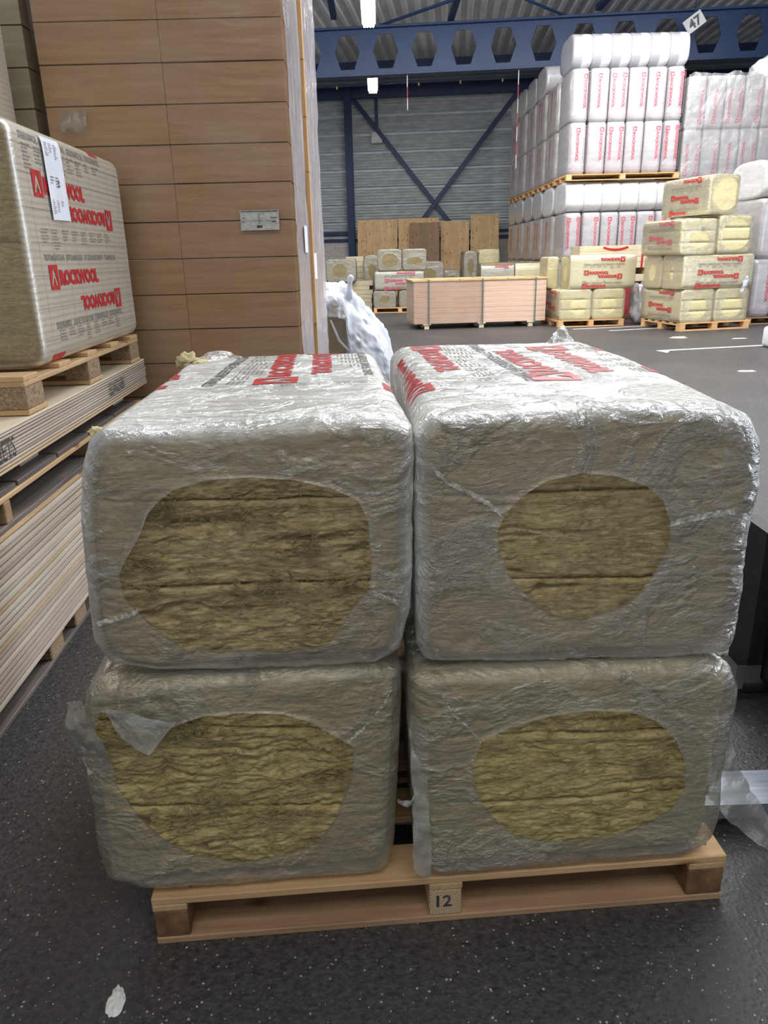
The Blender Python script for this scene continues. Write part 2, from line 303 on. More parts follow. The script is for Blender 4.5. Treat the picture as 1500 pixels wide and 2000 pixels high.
# ---- flat print: 2-D shapes laid on a surface
_t2 = {}
def text2d(s, fat=.02, wide=1.0, res=2):
    k = (s, fat, wide)
    if k in _t2: return _t2[k]
    cu = bpy.data.curves.new('t', 'FONT'); cu.body = s; cu.offset = fat; cu.resolution_u = res; cu.fill_mode = 'FRONT'
    o = bpy.data.objects.new('t', cu); COL.objects.link(o); bpy.context.view_layer.update()
    me = bpy.data.meshes.new_from_object(o.evaluated_get(bpy.context.evaluated_depsgraph_get()))
    V = np.array([v.co[:2] for v in me.vertices]); F = [tuple(p.vertices) for p in me.polygons]
    bpy.data.objects.remove(o); bpy.data.curves.remove(cu); bpy.data.meshes.remove(me)
    V[:, 0] -= V[:, 0].min(); V /= max(V[:, 1].max(), .01); V[:, 0] *= wide
    _t2[k] = (V, F); return _t2[k]
def logo2d():
    o_ = [(0, 0), (1, 0), (1, 1), (0, 1)]; h_ = [(.14, .16), (.42, .84), (.58, .84), (.86, .16), (.66, .16), (.5, .52), (.34, .16)]
    tri = geometry.tessellate_polygon([[Vector((*p_, 0)) for p_ in o_], [Vector((*p_, 0)) for p_ in h_]])
    return np.array(o_+h_, float), [tuple(t) for t in tri]
def rects2d(rs):
    V, F = [], []
    for x0, y0, x1, y1 in rs:
        n = len(V); V += [(x0, y0), (x1, y0), (x1, y1), (x0, y1)]; F.append((n, n+1, n+2, n+3))
    return np.array(V, float), F
def table2d(wd, ht, seed, cols=6, rows=9):
    """columns of specks the size of the illegible small print"""
    q = random.Random(seed); rs = []
    for c_ in range(cols):
        x = wd*c_/cols; cw = wd/cols*.78; n = q.randint(rows//2, rows)
        for r_ in range(n):
            y = ht*(1-(r_+.6)/rows); xx = x; e_ = x+cw*q.uniform(.45, 1)
            while xx < e_:
                l_ = q.uniform(.004, .012); rs.append((xx, y, min(xx+l_, e_), y+ht/rows*.42)); xx += l_+.003
    return rects2d(rs)
def place2d(shape, x, y, sx, sy=None, ang=0):
    V, F = shape; sy = sy or sx; c_, s_ = math.cos(ang), math.sin(ang)
    U = V*np.array([sx, sy]); return np.stack([x+U[:, 0]*c_-U[:, 1]*s_, y+U[:, 0]*s_+U[:, 1]*c_], 1), F
def join2d(shapes):
    V, F = [], []
    for v_, f_ in shapes:
        n = len(V); V += [tuple(a) for a in v_]; F += [tuple(i+n for i in t) for t in f_]
    return np.array(V), F
def finer(V3, F, maxlen, passes=4):
    bm = bmesh.new(); vs = [bm.verts.new((a[0], a[1], 0)) for a in V3]
    for f_ in F:
        try: bm.faces.new([vs[i] for i in f_])
        except ValueError: pass
    for _ in range(passes):
        es = [e_ for e_ in bm.edges if e_.calc_length() > maxlen]
        if not es: break
        bmesh.ops.subdivide_edges(bm, edges=es, cuts=1); bmesh.ops.triangulate(bm, faces=[f_ for f_ in bm.faces if len(f_.verts) > 3])
    bm.verts.index_update()
    V = np.array([v_.co[:2] for v_ in bm.verts]); F2 = [tuple(v_.index for v_ in f_.verts) for f_ in bm.faces]; bm.free(); return V, F2
def split_red(name, shapes, call):
    for sh in shapes:
        nf = len(sh[1]); call('logo' if nf < 20 and len(sh[0]) > 8 else ('print' if len(sh[0]) <= 8 else 'lettering'), [sh])
def printflat(name, shapes, mat, fn, parent):
    if name == 'print' and len(shapes) > 1: return split_red(name, shapes, lambda n_, sh: printflat(n_, sh, mat, fn, parent))
    V, F = join2d(shapes); o = put(name, [fn(a[0], a[1]) for a in V], F, mat, parent)
    if name == 'small_print': o['kind'] = 'stuff'
    return o
def printdrape(name, shapes, mat, bvh, start, direction, parent, lift=.0012, maxlen=.009):
    if name == 'print' and len(shapes) > 1: return split_red(name, shapes, lambda n_, sh: printdrape(n_, sh, mat, bvh, start, direction, parent, lift, maxlen))
    V, F = join2d(shapes); V, F = finer(V, F, maxlen); P = []; ok = []
    for a in V:
        h_ = bvh.ray_cast(Vector(start(a[0], a[1])), Vector(direction))
        ok.append(h_[0] is not None); P.append(h_[0]-Vector(direction)*lift if h_[0] else Vector((0, 0, 0)))
    F = [f_ for f_ in F if all(ok[i] for i in f_)]
    used = sorted({i for f_ in F for i in f_}); mp = {i: k for k, i in enumerate(used)}
    if not used: return None
    o = put(name, [P[i] for i in used], [tuple(mp[i] for i in f_) for f_ in F], mat, parent)
    if name == 'small_print' or (name == 'print' and len(shapes) == 1 and len(shapes[0][1]) < 40): o['kind'] = 'stuff'
    return o
BRAND = 'ROCKWOOL'; LINE = ['STEENWOL', 'LAINE DE ROCHE', 'STEINWOLLE', 'STONEWOOL']
def brand_shapes(x, y, h_, ang=0, wide=.8, logo=1.75, wl=None):
    """red square with chevron followed by the word; (x, y) = lower left of the square, h_ = letter height, wl = word length"""
    ls = h_*logo; c_, s_ = math.cos(ang), math.sin(ang); dx, dy = ls*1.15, (ls-h_)/2
    t = text2d(BRAND, .062, 1.0); sx = wl/t[0][:, 0].max() if wl else h_*wide
    return [place2d(logo2d(), x, y, ls, ls, ang), place2d(t, x+dx*c_-dy*s_, y+dx*s_+dy*c_, sx, h_, ang)]
def line_shapes(x, y, h_, length, ang=0):
    ws = [text2d(w_, .025) for w_ in LINE]; wd = [t[0][:, 0].max() for t in ws]; gap = .9; k = length/(sum(wd)+gap*3); r_ = []; o_ = 0
    for t, w_ in zip(ws, wd): r_.append(place2d(t, x+o_*k*math.cos(ang), y+o_*k*math.sin(ang), k, h_, ang)); o_ += w_+gap
    return r_

# ------------------------------------------------------------------ film-wrapped bale
def star(poly, c, N, smooth=2):
    th = np.linspace(0, 2*np.pi, N, endpoint=False); P = np.array(poly, float)-np.array(c); r = np.zeros(N); n = len(P)
    for i in range(n):
        a, b = P[i], P[(i+1) % n]; e_ = b-a; d = np.stack([np.cos(th), np.sin(th)], 1)
        den = d[:, 0]*e_[1]-d[:, 1]*e_[0]; den = np.where(np.abs(den) < 1e-12, 1e-12, den)
        t = (a[0]*e_[1]-a[1]*e_[0])/den; s_ = (a[0]*d[:, 1]-a[1]*d[:, 0])/den
        r = np.where((s_ >= -1e-9) & (s_ <= 1+1e-9) & (t > 0), np.maximum(r, t), r)
    for _ in range(smooth): r = .5*r+.25*np.roll(r, 1)+.25*np.roll(r, -1)
    return th, r
def rrect(x0, x1, z0, z1, rad=.05, k=6):
    pts = []
    for cx, cz, a0 in ((x1-rad, z1-rad, 0), (x0+rad, z1-rad, 90), (x0+rad, z0+rad, 180), (x1-rad, z0+rad, 270)):
        for i in range(k+1):
            a = R(a0+90*i/k); pts.append((cx+rad*math.cos(a), cz+rad*math.sin(a)))
    return pts
def ellipse(cx, cz, a, b, k=28): return [(cx+a*math.cos(2*math.pi*i/k), cz+b*math.sin(2*math.pi*i/k)) for i in range(k)]
def film_shell(name, front, back, hole, c, yf, length, N, nf, ntube, mat, parent, rc=.05, milkf=0., milkt=1., wrinkle=1., seed=0, far=False, backhole=False):
    th, ro = star(front, c, N); _, rb = star(back, c, N); _, rh = star(hole, c, N, 1)
    rh = np.minimum(rh, ro-rc*.55)
    rows = []; milk = []; dx = np.cos(th); dz = np.sin(th); cx, cz = c
    roi = ro-rc; rhi = np.minimum(rh, roi-.002)
    for i in range(nf+1):
        t = i/nf; rr = rhi+(roi-rhi)*t
        P = np.stack([cx+dx*rr, np.full(N, yf), cz+dz*rr], 1); rows.append((P, np.array([0, -1, 0])*np.ones((N, 1)), t*.5)); milk.append(np.full(N, milkf))
    na = 8 if not far else 3
    for i in range(1, na+1):
        a = math.pi/2*i/na; rr = roi+rc*math.sin(a)
        P = np.stack([cx+dx*rr, np.full(N, yf+rc*(1-math.cos(a))), cz+dz*rr], 1)
        n_ = np.stack([dx*math.sin(a), np.full(N, -math.cos(a)), dz*math.sin(a)], 1)
        k = min(1, max(0, (i/na-.15)/.5)) if not far else i/na
        rows.append((P, n_, .5+.5*i/na)); milk.append(milkf+(milkt-milkf)*k*np.ones(N))
    for i in range(1, ntube+1):
        t = (i/ntube)**1.25; rr = ro+(rb-ro)*min(1, t*1.6)
        rows.append((np.stack([cx+dx*rr, np.full(N, yf+rc+(length-2*rc)*t), cz+dz*rr], 1), np.stack([dx, 0*dx, dz], 1), 1)); milk.append(np.full(N, milkt))
    for i in range(1, na+1):
        a = math.pi/2*i/na; rr = rb-rc+rc*math.cos(a)
        rows.append((np.stack([cx+dx*rr, np.full(N, yf+length-rc+rc*math.sin(a)), cz+dz*rr], 1), np.stack([dx*math.cos(a), np.full(N, math.sin(a)), dz*math.cos(a)], 1), 1)); milk.append(np.full(N, milkt))
    rows.append((np.stack([cx+dx*rb*.35, np.full(N, yf+length+.004), cz+dz*rb*.35], 1), np.array([0, 1, 0])*np.ones((N, 1)), .2)); milk.append(np.full(N, milkf))
    P = np.array([r_[0] for r_ in rows]); Nn = np.array([r_[1] for r_ in rows]); s_ = np.array([r_[2] for r_ in rows])[:, None]*np.ones(N)
    T = np.broadcast_to(th, s_.shape); Y = P[..., 1]
    if wrinkle:
        ring = np.stack([np.cos(T)*9, np.sin(T)*9, s_*1.2], -1)                      # creases that radiate from the hole over the edge
        w1 = (ridge(ring, 3, seed+3)-.3)*.0022*np.clip((s_-.12)*2.2, 0, 1)*np.clip(1-(Y-yf-.05)/.25, 0.0, 1)
        lumps = fbm(P*5, 3, seed+5)*.0048*np.clip(s_*2, 0, 1)
        q = P*np.array([2.2, 26, 2.2]); w2 = (ridge(q+fbm(P*5, 2, seed+8)[..., None]*1.2, 3, seed+9)-.4)*.0030*np.clip((Y-yf-.02)*9, 0, 1)
        q = P*np.array([9, 9, 40]); w3 = (ridge(q+fbm(P*9, 2, seed+2)[..., None]*2.0, 2, seed+4)-.4)*.0012*np.clip(s_*3, 0, 1)*(Y < yf+.05)
        side = 1-.65*np.clip(np.abs(Nn[..., 0])*1.6-.5, 0, 1); w2 = w2*side; w1 = w1*side; lumps = lumps*side
        d = (w1+lumps+w2+w3)*wrinkle+.003
        edge = np.zeros_like(d); edge[0] = .0035; edge[1] = .002
        P = P+Nn*(d+edge)[..., None]
    V = P.reshape(-1, 3); n = len(rows); F = []
    for i in range(n-1):
        o_ = i*N
        for j in range(N): F.append((o_+j, o_+(j+1) % N, o_+N+(j+1) % N, o_+N+j))
    if not backhole: F.append(tuple((n-1)*N+j for j in range(N)))
    me = mesh(name, V, F, mat, True)
    at = me.attributes.new('milk', 'FLOAT', 'POINT'); at.data.foreach_set('value', np.array(milk).reshape(-1).astype(np.float32))
    o = link(name, me, parent)
    bvh = BVHTree.FromPolygons([tuple(v_) for v_ in V], F)
    return o, bvh
def xspan(poly, z):
    xs = []; n = len(poly)
    for i in range(n):
        a, b = poly[i], poly[(i+1) % n]
        if (a[1]-z)*(b[1]-z) <= 0 and a[1] != b[1]: xs.append(a[0]+(b[0]-a[0])*(z-a[1])/(b[1]-a[1]))
    return (min(xs), max(xs)) if xs else (0, 0)
def wool_slab(outline, back, zb, zt, yf, length, mat, parent, seed, amp, nu=300, nv=70, tear=None, label=None, inset=.013, gap=.006, rcz=0, seamamp=.003, groove=.012):
    """zb, zt: functions of x giving the lower and upper joint"""
    zs = [p_[1] for p_ in outline]; zmn, zmx = min(zs)+gap, max(zs)-gap
    x_lo, x_hi = min(p_[0] for p_ in outline), max(p_[0] for p_ in outline); xm = (x_lo+x_hi)/2
    us = (np.linspace(-1, 1, nu+1)); us = np.sign(us)*np.abs(us)**.9
    loops = []; ny = 7
    zc_b, zc_t = max(zb(xm), zmn), min(zt(xm), zmx)
    for j in range(nv+1):
        v_ = j/nv; zz = zc_b+(zc_t-zc_b)*v_
        xl, xr = xspan(outline, min(max(zz, zmn+.002), zmx-.002)); xl += inset; xr -= inset
        x = (xl+xr)/2+(xr-xl)/2*us; zl = np.clip([zb(a) for a in x], zmn, zmx); zu = np.clip([zt(a) for a in x], zmn, zmx); z = zl+(zu-zl)*v_
        e_ = np.clip((np.abs(us)-.84)/.16, 0, 1); y = np.full_like(x, yf)+.03*(1-np.sqrt(1-e_**2*.98))
        ev = max(0, (v_-.90)/.10); y += groove*1.3*(1-math.sqrt(max(0, 1-ev*ev)))
        ev = max(0, (.06-v_)/.06); y += groove*(1-math.sqrt(max(0, 1-ev*ev)))
        if rcz:
            et = np.clip(1-(zmx-z)/rcz, 0, 1); y += rcz*(1-np.sqrt(1-et**2*.98)); eb = np.clip(1-(z-zmn)/rcz, 0, 1); y += rcz*.7*(1-np.sqrt(1-eb**2*.98))
        P = np.stack([x, np.full_like(x, .37*seed), z], -1)
        warp = fbm(P*np.array([7, 1, 16]), 3, seed+1)
        Q = np.stack([x*11+warp*1.1, P[:, 1], z*95+warp*5.5], -1)
        lay = ridge(Q, 3, seed+2); lump = fbm(P*np.array([13, 1, 30]), 4, seed+4)
        fine = fbm(P*np.array([90, 1, 240])+warp[:, None]*3, 3, seed+6)
        deep = np.clip(fbm(np.stack([x*9, P[:, 1], z*38+warp*3], -1), 3, seed+7)-.30, 0, 1)
        band = np.clip((zu-z-.004)/.020, 0, 1); band = .22+.78*band*band*(3-2*band)
        d = (amp*(.55*(1-lay)+.9*(lump+.5)+.35*fine)+amp*min(5.5, 900*amp)*deep)*band
        if tear:
            for tx, tz, tr, td in tear: d += td*np.exp(-(((x-tx)/tr[0])**2+((z-tz)/tr[1])**2))*(1+.6*lump+.5*fine)
        y = y+np.maximum(d, 0)
        z = z+seamamp*fbm(np.stack([x*14, 0*x, 0*x+seed], -1), 3, 5)*(1 if 0 < j < nv else .6)
        # sides and back
        fr = np.stack([x, y, z], -1); br, bl = [], []
        bxl, bxr = xspan(back, min(max(zz, min(p_[1] for p_ in back)+.004), max(p_[1] for p_ in back)-.004)); bxl += inset; bxr -= inset
        for k in range(1, ny):
            t = k/(ny-1); yy = yf+.04+(length-.07)*t
            br.append((xr+(bxr-xr)*min(1, t*1.6), yy, zu[-1]*v_+zl[-1]*(1-v_))); bl.append((xl+(bxl-xl)*min(1, t*1.6), yy, zu[0]*v_+zl[0]*(1-v_)))
        loops.append(np.concatenate([fr, np.array(br), np.array(bl[::-1])]))
    n = len(loops[0]); V = np.concatenate(loops); F = []
    for j in range(nv):
        for i in range(n): F.append((j*n+i, j*n+(i+1) % n, (j+1)*n+(i+1) % n, (j+1)*n+i))
    F.append(tuple(range(n))[::-1]); F.append(tuple(nv*n+i for i in range(n)))
    o = put('slab', V, F, mat, parent, True)
    if label: o['label'] = label
    return o
def tufts(parent, n, xr, zr, hole, c, yf, mat, seed, size=1.0, extra=()):
    q = random.Random(seed); V, F = [], []
    th, rh = star(hole, c, 360, 0)
    spots = []
    while len(spots) < n:
        x, z = q.uniform(*xr), q.uniform(*zr); a = int(math.degrees(math.atan2(z-c[1], x-c[0]))) % 360
        if math.hypot(x-c[0], z-c[1]) < rh[a]-.012: spots.append((x, z, 1))
    for (x, z, s_, k) in extra: spots += [(x+q.gauss(0, .012)*s_, z+q.gauss(0, .004)*s_, s_) for _ in range(k)]
    for x, z, s_ in spots:
        base = Vector((x, yf+q.uniform(0, .006), z)); ang = q.gauss(0, .5)+(math.pi if q.random() < .5 else 0); curl = q.uniform(-1.6, 1.6); ln = q.uniform(.006, .016)*size*min(s_, 1.5)
        for k in range(q.randint(5, 8)):
            a = ang+q.gauss(0, .22); p_ = base+Vector((q.gauss(0, .0016), q.gauss(0, .001), q.gauss(0, .0016))); pts = []
            for i in range(6):
                pts.append(p_.copy()); p_ += Vector((math.cos(a), -.45*math.sin(i*.8)+.1, math.sin(a)))*ln/5; a += curl/5
            v_, f_ = tube_vf(pts, q.uniform(.00026, .00066)*size, 3, [.7, 1, 1, .9, .6, .25]); o_ = len(V); V += v_; F += [tuple(i+o_ for i in t) for t in f_]
    return tag(put('loose_fibre', V, F, mat, parent, True), kind='stuff')
def ribbon(name, A, B, mat, parent, n=24, m=8, amp=.004, seed=0, yb=0, freq=30):
    """strip lofted between two polylines of the same length, lightly crumpled"""
    A = np.array(A, float); B = np.array(B, float); t = np.linspace(0, 1, n)
    def rs(P):
        s_ = np.linspace(0, 1, len(P)); return np.stack([np.interp(t, s_, P[:, k]) for k in range(3)], 1)
    a, b = rs(A), rs(B); G = np.array([a+(b-a)*(j/(m-1)) for j in range(m)])
    G = G+np.stack([fbm(G*freq, 3, seed), fbm(G*freq+9, 3, seed+3)*1.8, fbm(G*freq+5, 3, seed+5)], -1)*amp
    V = G.reshape(-1, 3); F = [(j*n+i, j*n+i+1, (j+1)*n+i+1, (j+1)*n+i) for j in range(m-1) for i in range(n-1)]
    me = mesh(name, V, F, mat, True); at = me.attributes.new('milk', 'FLOAT', 'POINT'); at.data.foreach_set('value', np.full(len(V), .25, np.float32))
    return link(name, me, parent)

# ------------------------------------------------------------------ setting
fl = put('floor', [(-22, -6, 0), (26, -6, 0), (26, 32, 0), (-22, 32, 0)], [(0, 1, 2, 3)], 'floor'); tag(fl, kind='structure')
YAW = R(-5.7); WD = 28.0
wall = empty('wall_back', (0, WD, 0), YAW); tag(wall, kind='structure')
def extr_profile(pts, x0, x1): # pts (y,z) extruded along x
    V = [(x0, *p_) for p_ in pts]+[(x1, *p_) for p_ in pts]; n = len(pts); return V, [(i, i+1, n+i+1, n+i) for i in range(n-1)]
pp = []; ph = .56
for i in range(13):
    z = i/12*ph; pp.append((.018*math.cos(i*math.pi) if 0 < i < 12 else (.03 if i == 0 else -.02), z))
pp = [(.10, -.004), (.10, .035)]+pp[1:]
V, F = extr_profile(pp, -16, 18); clad = mesh('cladding_panel', V, F, 'clad')
for i in range(10): link('cladding_panel', clad, wall, (0, 0, 1.9+i*ph))
for nm, x0, x1, z0, z1, y0, mt in (('sill_rail', -16, 18, 1.84, 1.94, -.10, 'navy'), ('lower_rail', -16, -.95, 2.06, 2.18, -.12, 'navy'), ('eave_beam', -16, 18, 6.28, 6.66, -.34, 'navy'), ('mid_rail', 3.2, 18, 2.06, 2.14, -.1, 'navy')):
    box(nm, x0, x1, y0, y0+.1, z0, z1, mt, wall, .006)
bv, bf = [], []
for r_ in range(26):
    for k in range(150):
        x = -16+k*.226+(.113 if r_ % 2 else 0); z = r_*.072; n = len(bv)
        for dx, dy, dz in ((0, 0, 0), (.216, 0, 0), (.216, 0, .062), (0, 0, .062), (0, .02, 0), (.216, .02, 0), (.216, .02, .062), (0, .02, .062)): bv.append((x+dx, -.02+dy, z+dz))
        bf += [tuple(n+i for i in q) for q in ((0, 1, 2, 3), (3, 2, 6, 7), (0, 4, 5, 1), (1, 5, 6, 2), (0, 3, 7, 4))]
tag(put('brick', bv, bf, 'brick', wall), kind='stuff')
box('mortar_bed', -16, 18, -.006, .1, 0, 1.88, 'mortar', wall, 0)
# ceiling: trapezoid sheet, ribs running into the hall
cp = []; x = -20.0
while x < 24: cp += [(x, 0), (x+.10, 0), (x+.15, .11), (x+.27, .11)]; x += .32
V = []; 
for yy, zz in ((-36, 6.3), (-12, 6.75), (.3, 7.25)): V += [(a, yy, zz+b) for a, b in cp]
n = len(cp); F = [(j*n+i, j*n+i+1, (j+1)*n+i+1, (j+1)*n+i) for j in range(2) for i in range(n-1)]
tag(put('ceiling', V, F, 'roof', None, False, (0, WD, 0), (0, 0, YAW)), kind='structure')
# castellated beam
def beam_web(x0, x1, z0, z1, th_, pitch, first):
    polys = [[Vector((x0, z0, 0)), Vector((x1, z0, 0)), Vector((x1, z1, 0)), Vector((x0, z1, 0))]]; x = first
    zc = (z0+z1)/2
    while x < x1-.5:
        polys.append([Vector((x+.31*math.cos(R(60*k)), zc+.345*math.sin(R(60*k))*1.15, 0)) for k in range(6)][::-1] if False else [Vector((x+a, zc+b, 0)) for a, b in ((-.31, 0), (-.17, .37), (.17, .37), (.31, 0), (.17, -.37), (-.17, -.37))]); x += pitch
    tri = geometry.tessellate_polygon(polys); P = [v_ for q in polys for v_ in q]; m_ = len(P)
    V = [(v_.x, -th_/2, v_.y) for v_ in P]+[(v_.x, th_/2, v_.y) for v_ in P]; F = [tuple(t) for t in tri]+[tuple(i+m_ for i in t) for t in tri]
    o_ = 0
    for q in polys:
        k = len(q)
        for i in range(k): F.append((o_+i, o_+(i+1) % k, m_+o_+(i+1) % k, m_+o_+i))
        o_ += k
    return V, F
bmr = empty('steel_beam', (0, 21, 0), YAW, 'blue castellated roof beam with a row of hexagonal holes', 'beam')
V, F = beam_web(-14, 16, 5.60, 6.60, .03, .955, -13.5+.45); put('web', V, F, 'blue', bmr)
box('top_flange', -14, 16, -.15, .15, 6.58, 6.63, 'blue', bmr, .004); box('bottom_flange', -14, 16, -.15, .15, 5.56, 5.60, 'blue', bmr, .004)
br = empty('steel_beam', (0, 25.4, 0), YAW, 'dark roof beam running beneath the ceiling just before the back wall', 'beam')
box('web', -14, 16, -.02, .02, 6.42, 6.86, 'navy', br, 0); box('bottom_flange', -14, 16, -.12, .12, 6.38, 6.42, 'navy', br, 0)
for xx, yy, l_ in ((-.9, 17.8, 6.6), (1.9, 18.3, 6.6), (5.3, 17.6, 6.6)):
    pu = box('purlin', xx-.07, xx+.07, yy-1.6, yy+2.6, 6.64, 6.76, 'navy', None, .004); tag(pu, {-.9: 'dark roof purlin above the nearer ceiling lamp', 1.9: 'dark roof purlin in the middle of the ceiling', 5.3: 'dark roof purlin above the tall white packs'}[xx], 'purlin')
for (a, b, lb) in (((.2, 21.0, 6.66), (2.2, 18.6, 6.62), 'thin blue roof brace slanting up to the right'), ((2.9, 18.6, 6.62), (4.9, 20.9, 6.66), 'thin blue roof brace slanting down to the right')):
    V, F = tube_vf([a, b], .035, 6); tag(put('roof_brace', V, F, 'blue'), lb, 'brace')
# column and cross bracing on the back wall
def onwall(s_, y, z=0): return (s_*math.cos(YAW)-y*math.sin(YAW), WD+s_*math.sin(YAW)+y*math.cos(YAW), z)
cl = empty('steel_column', onwall(-.86, -.32), YAW, 'navy blue steel column standing against the back wall', 'column')
box('flange', -.12, .12, -.1, -.08, 0, 6.6, 'navy', cl, 0); box('web', -.01, .01, -.08, .08, 0, 6.6, 'navy', cl, 0); box('flange', -.12, .12, .08, .1, 0, 6.6, 'navy', cl, 0)
for k, (x0, z0, x1, z1, lb) in enumerate(((-.68, 6.3, 4.5, 0.02, 'dark blue brace falling from left to right across back wall'), (4.75, 6.3, -.42, 0.02, 'dark blue brace falling from right to left across back wall'))):
    d = math.hypot(x1-x0, z1-z0); o = link('cross_brace', boxmesh('cross_brace', (d, .05, .15), 'navy', .004), None, onwall((x0+x1)/2, -.18-.06*k, (z0+z1)/2), (0, math.atan2(z0-z1, x1-x0), YAW)); tag(o, lb, 'brace')
# wall box with conduit
o = empty('switch_box', onwall(.08, -.12, 4.95), YAW, 'grey box on a conduit high on the cladding behind the brace', 'box')
box('casing', -.19, .19, -.08, .08, 0, .36, 'grime', o, .02); box('conduit', -.05, .05, -.02, .02, .36, 1.4, 'navy', o, 0)
# lamps
for k, (lx, ly, ln, lb) in enumerate(((-.07, 17.3, 1.6, 'nearer ceiling lamp with bright fluorescent tubes, top of the picture'), (-.025, 23.8, 1.9, 'further ceiling lamp with bright tubes, just under the blue beam'))):
    o = empty('ceiling_lamp', (lx, ly, 5.9), 0, lb, 'lamp')
    box('casing', -.15, .15, -ln/2, ln/2, .04, .10, 'grime', o, .01)
    for dx in (-.09, -.03, .03, .09):
        V, F = tube_vf([(dx, -ln/2+.03, 0), (dx, ln/2-.03, 0)], .022, 8); put('tube', V, F, 'tube', o, True)
    for sy in (-1, 1):
        V, F = tube_vf([(0, sy*ln*.35, .1), (0, sy*ln*.35, .75)], .006, 5); put('hanger', V, F, 'navy', o)
# small lamps / pipe on the far side of the beam
o = empty('pipe', (0, 24.9, 6.12), YAW, 'thin dark pipe with a row of small brass sprinkler heads below roof', 'pipe')
V, F = tube_vf([(-2.2, 0, 0), (8, 0, .12)], .02, 6); put('tube', V, F, 'navy', o)
for k in range(6):
    V, F = tube_vf([(-1.1+k*1.22, 0, .02), (-1.1+k*1.22, 0, -.06)], .025, 6); put('sprinkler_head', V, F, 'batten', o)
# hanging red-white posts
def striped(loc, z0, z1, lean, lb, seg=5):
    o = empty('hanging_post', loc, 0, lb, 'post')
    for i in range(seg):
        a, b = z0+(z1-z0)*i/seg, z0+(z1-z0)*(i+1)/seg
        V, F = tube_vf([(lean*(a-z1), 0, a), (lean*(b-z1), 0, b)], .012, 6); put('stripe', V, F, 'stripe_red' if (i+seg) % 2 == 0 else 'stripe_white', o)
striped((3.56, 20.65, 0), 3.36, 5.56, 0.0, 'long thin red and white post hanging beside the tall white packs', 7)
striped((.84, 20.92, 0), 4.79, 5.56, 0.0, 'short red and white post hanging left of the cross bracing', 3)
# sign 47 on the beam
sg = empty('number_sign', (7.30, 19.45, 5.98), YAW, 'white sign numbered 47 tilted at the top right of the tall packs', 'sign')
sa = R(35); hr = Matrix.Rotation(-sa, 3, 'Y')
o = link('plate', boxmesh('plate', (.44, .02, .30), 'grime', .004), sg, (0, 0, .2), (0, -sa, 0))
V, F = join2d([place2d(text2d('47', .03), -.14, -.10, .2)]); put('numeral', [(a[0], -.0115, a[1]) for a in V], F, 'ink', sg, False, (0, 0, .2), (0, -sa, 0))
V, F = tube_vf([(0, 0, .3), (0, .05, .75)], .01, 5); put('hanger', V, F, 'navy', sg)
# painted floor lines
for k, (a, b, wd_, lb) in enumerate((((3.85, 10.45), (7.6, 11.2), .10, 'long white floor line right of the stacked bales in front'), ((3.5, 13.78), (5.1, 14.10), .09, 'further of two short white floor lines by the yellow bale pallet'), ((4.04, 13.36), (5.05, 13.62), .09, 'nearer of two short white floor lines by the yellow bale pallet'))):
    d = Vector((b[0]-a[0], b[1]-a[1], 0)); nrm = Vector((-d.y, d.x, 0)).normalized()*wd_/2; V = []
    q = random.Random(k)
    for i in range(25):
        p_ = Vector((a[0], a[1], 0))+d*i/24; j = q.uniform(-.006, .006); V += [p_-nrm*(1+j*8)+Vector((0, 0, .0005)), p_+nrm*(1-j*8)+Vector((0, 0, .0015))]
        V[-2].z = .0015
    if k == 0: V[0] = Vector((3.9, 10.2, .0015))
    tag(put('floor_line', V, [(2*i, 2*i+2, 2*i+3, 2*i+1) for i in range(24)], 'line'), lb, 'floor marking')

# ------------------------------------------------------------------ pallets
def pallet(loc, rz, W, D, H, label, mats=('pine', 'pine_y', 'block'), bw=.1, blkw=(.07, .07, .08), nb=6, name='pallet', group=None, blkd=.12):
    """W along local x (deck boards run along x), D along local y"""
    t = .017 if H < .13 else .022; p_ = empty(name, loc, rz, label, 'pallet', group)
    bx = [0, (W-blkw[1])/2, W-blkw[2]]; by = [0, (D-blkd)/2, D-blkd]
    for i in range(nb): y0 = (D-bw)*i/(nb-1); box('deck_board', 0, W, y0, y0+bw, H-t, H, mats[0], p_, .002)
    for k in range(3): box('stringer_board', bx[k], bx[k]+blkw[k], 0, D, H-2*t, H-t-.0004, mats[1], p_, .002)
    for k in range(3):
        for y0 in by: box('block', bx[k]+.001, bx[k]+blkw[k]-.001, y0+.001, y0+blkd-.001, t, H-2*t-.0004, mats[2], p_, .003)
    for y0 in by: box('bottom_board', 0, W, y0, y0+blkd+.01 if y0 < D-blkd-.01 else y0+blkd, 0, t-.0004, mats[3] if len(mats) > 3 else mats[0], p_, .002)
    return p_
PA = (-.488, 1.16, 0); PR = R(3.8)
mp = pallet(PA, PR, 1.197, 1.0, .119, 'light pine pallet stamped 12 under the four big bales in front', ('pine', 'pine_y', 'block_dark', 'pine_dark'), .1)  # bottom boards in darker pine: shade and dirt put into the colour
blk = [c_ for c_ in mp.children if c_.name.startswith('block')]
for b_ in blk:
    if abs(b_.location.y-.06) < .02 and abs(b_.location.x-.598) < .05:
        b_.data = boxmesh('block', (.068, .118, .068), 'end_grain', .003); b_['label'] = 'centre block of pale end grain stamped 12'; b_.location.x = .598
        V, F = join2d([place2d(text2d('12', .02, .95), -.019, -.010, .030)]); put('stamp', [(a[0], -.0596, a[1]) for a in V], F, 'ink', b_)
for k, (x, y) in enumerate(((.035, .03), (.04, .055), (.075, .028), (1.13, .03), (1.16, .06), (1.165, .035), (1.125, .065), (.43, .06), (.6, .05), (.64, .075))):
    V, F = tube_vf([(x, y, .117), (x, y, .1196)], .0035, 8); put('nail_head', V, F, 'ink', mp)

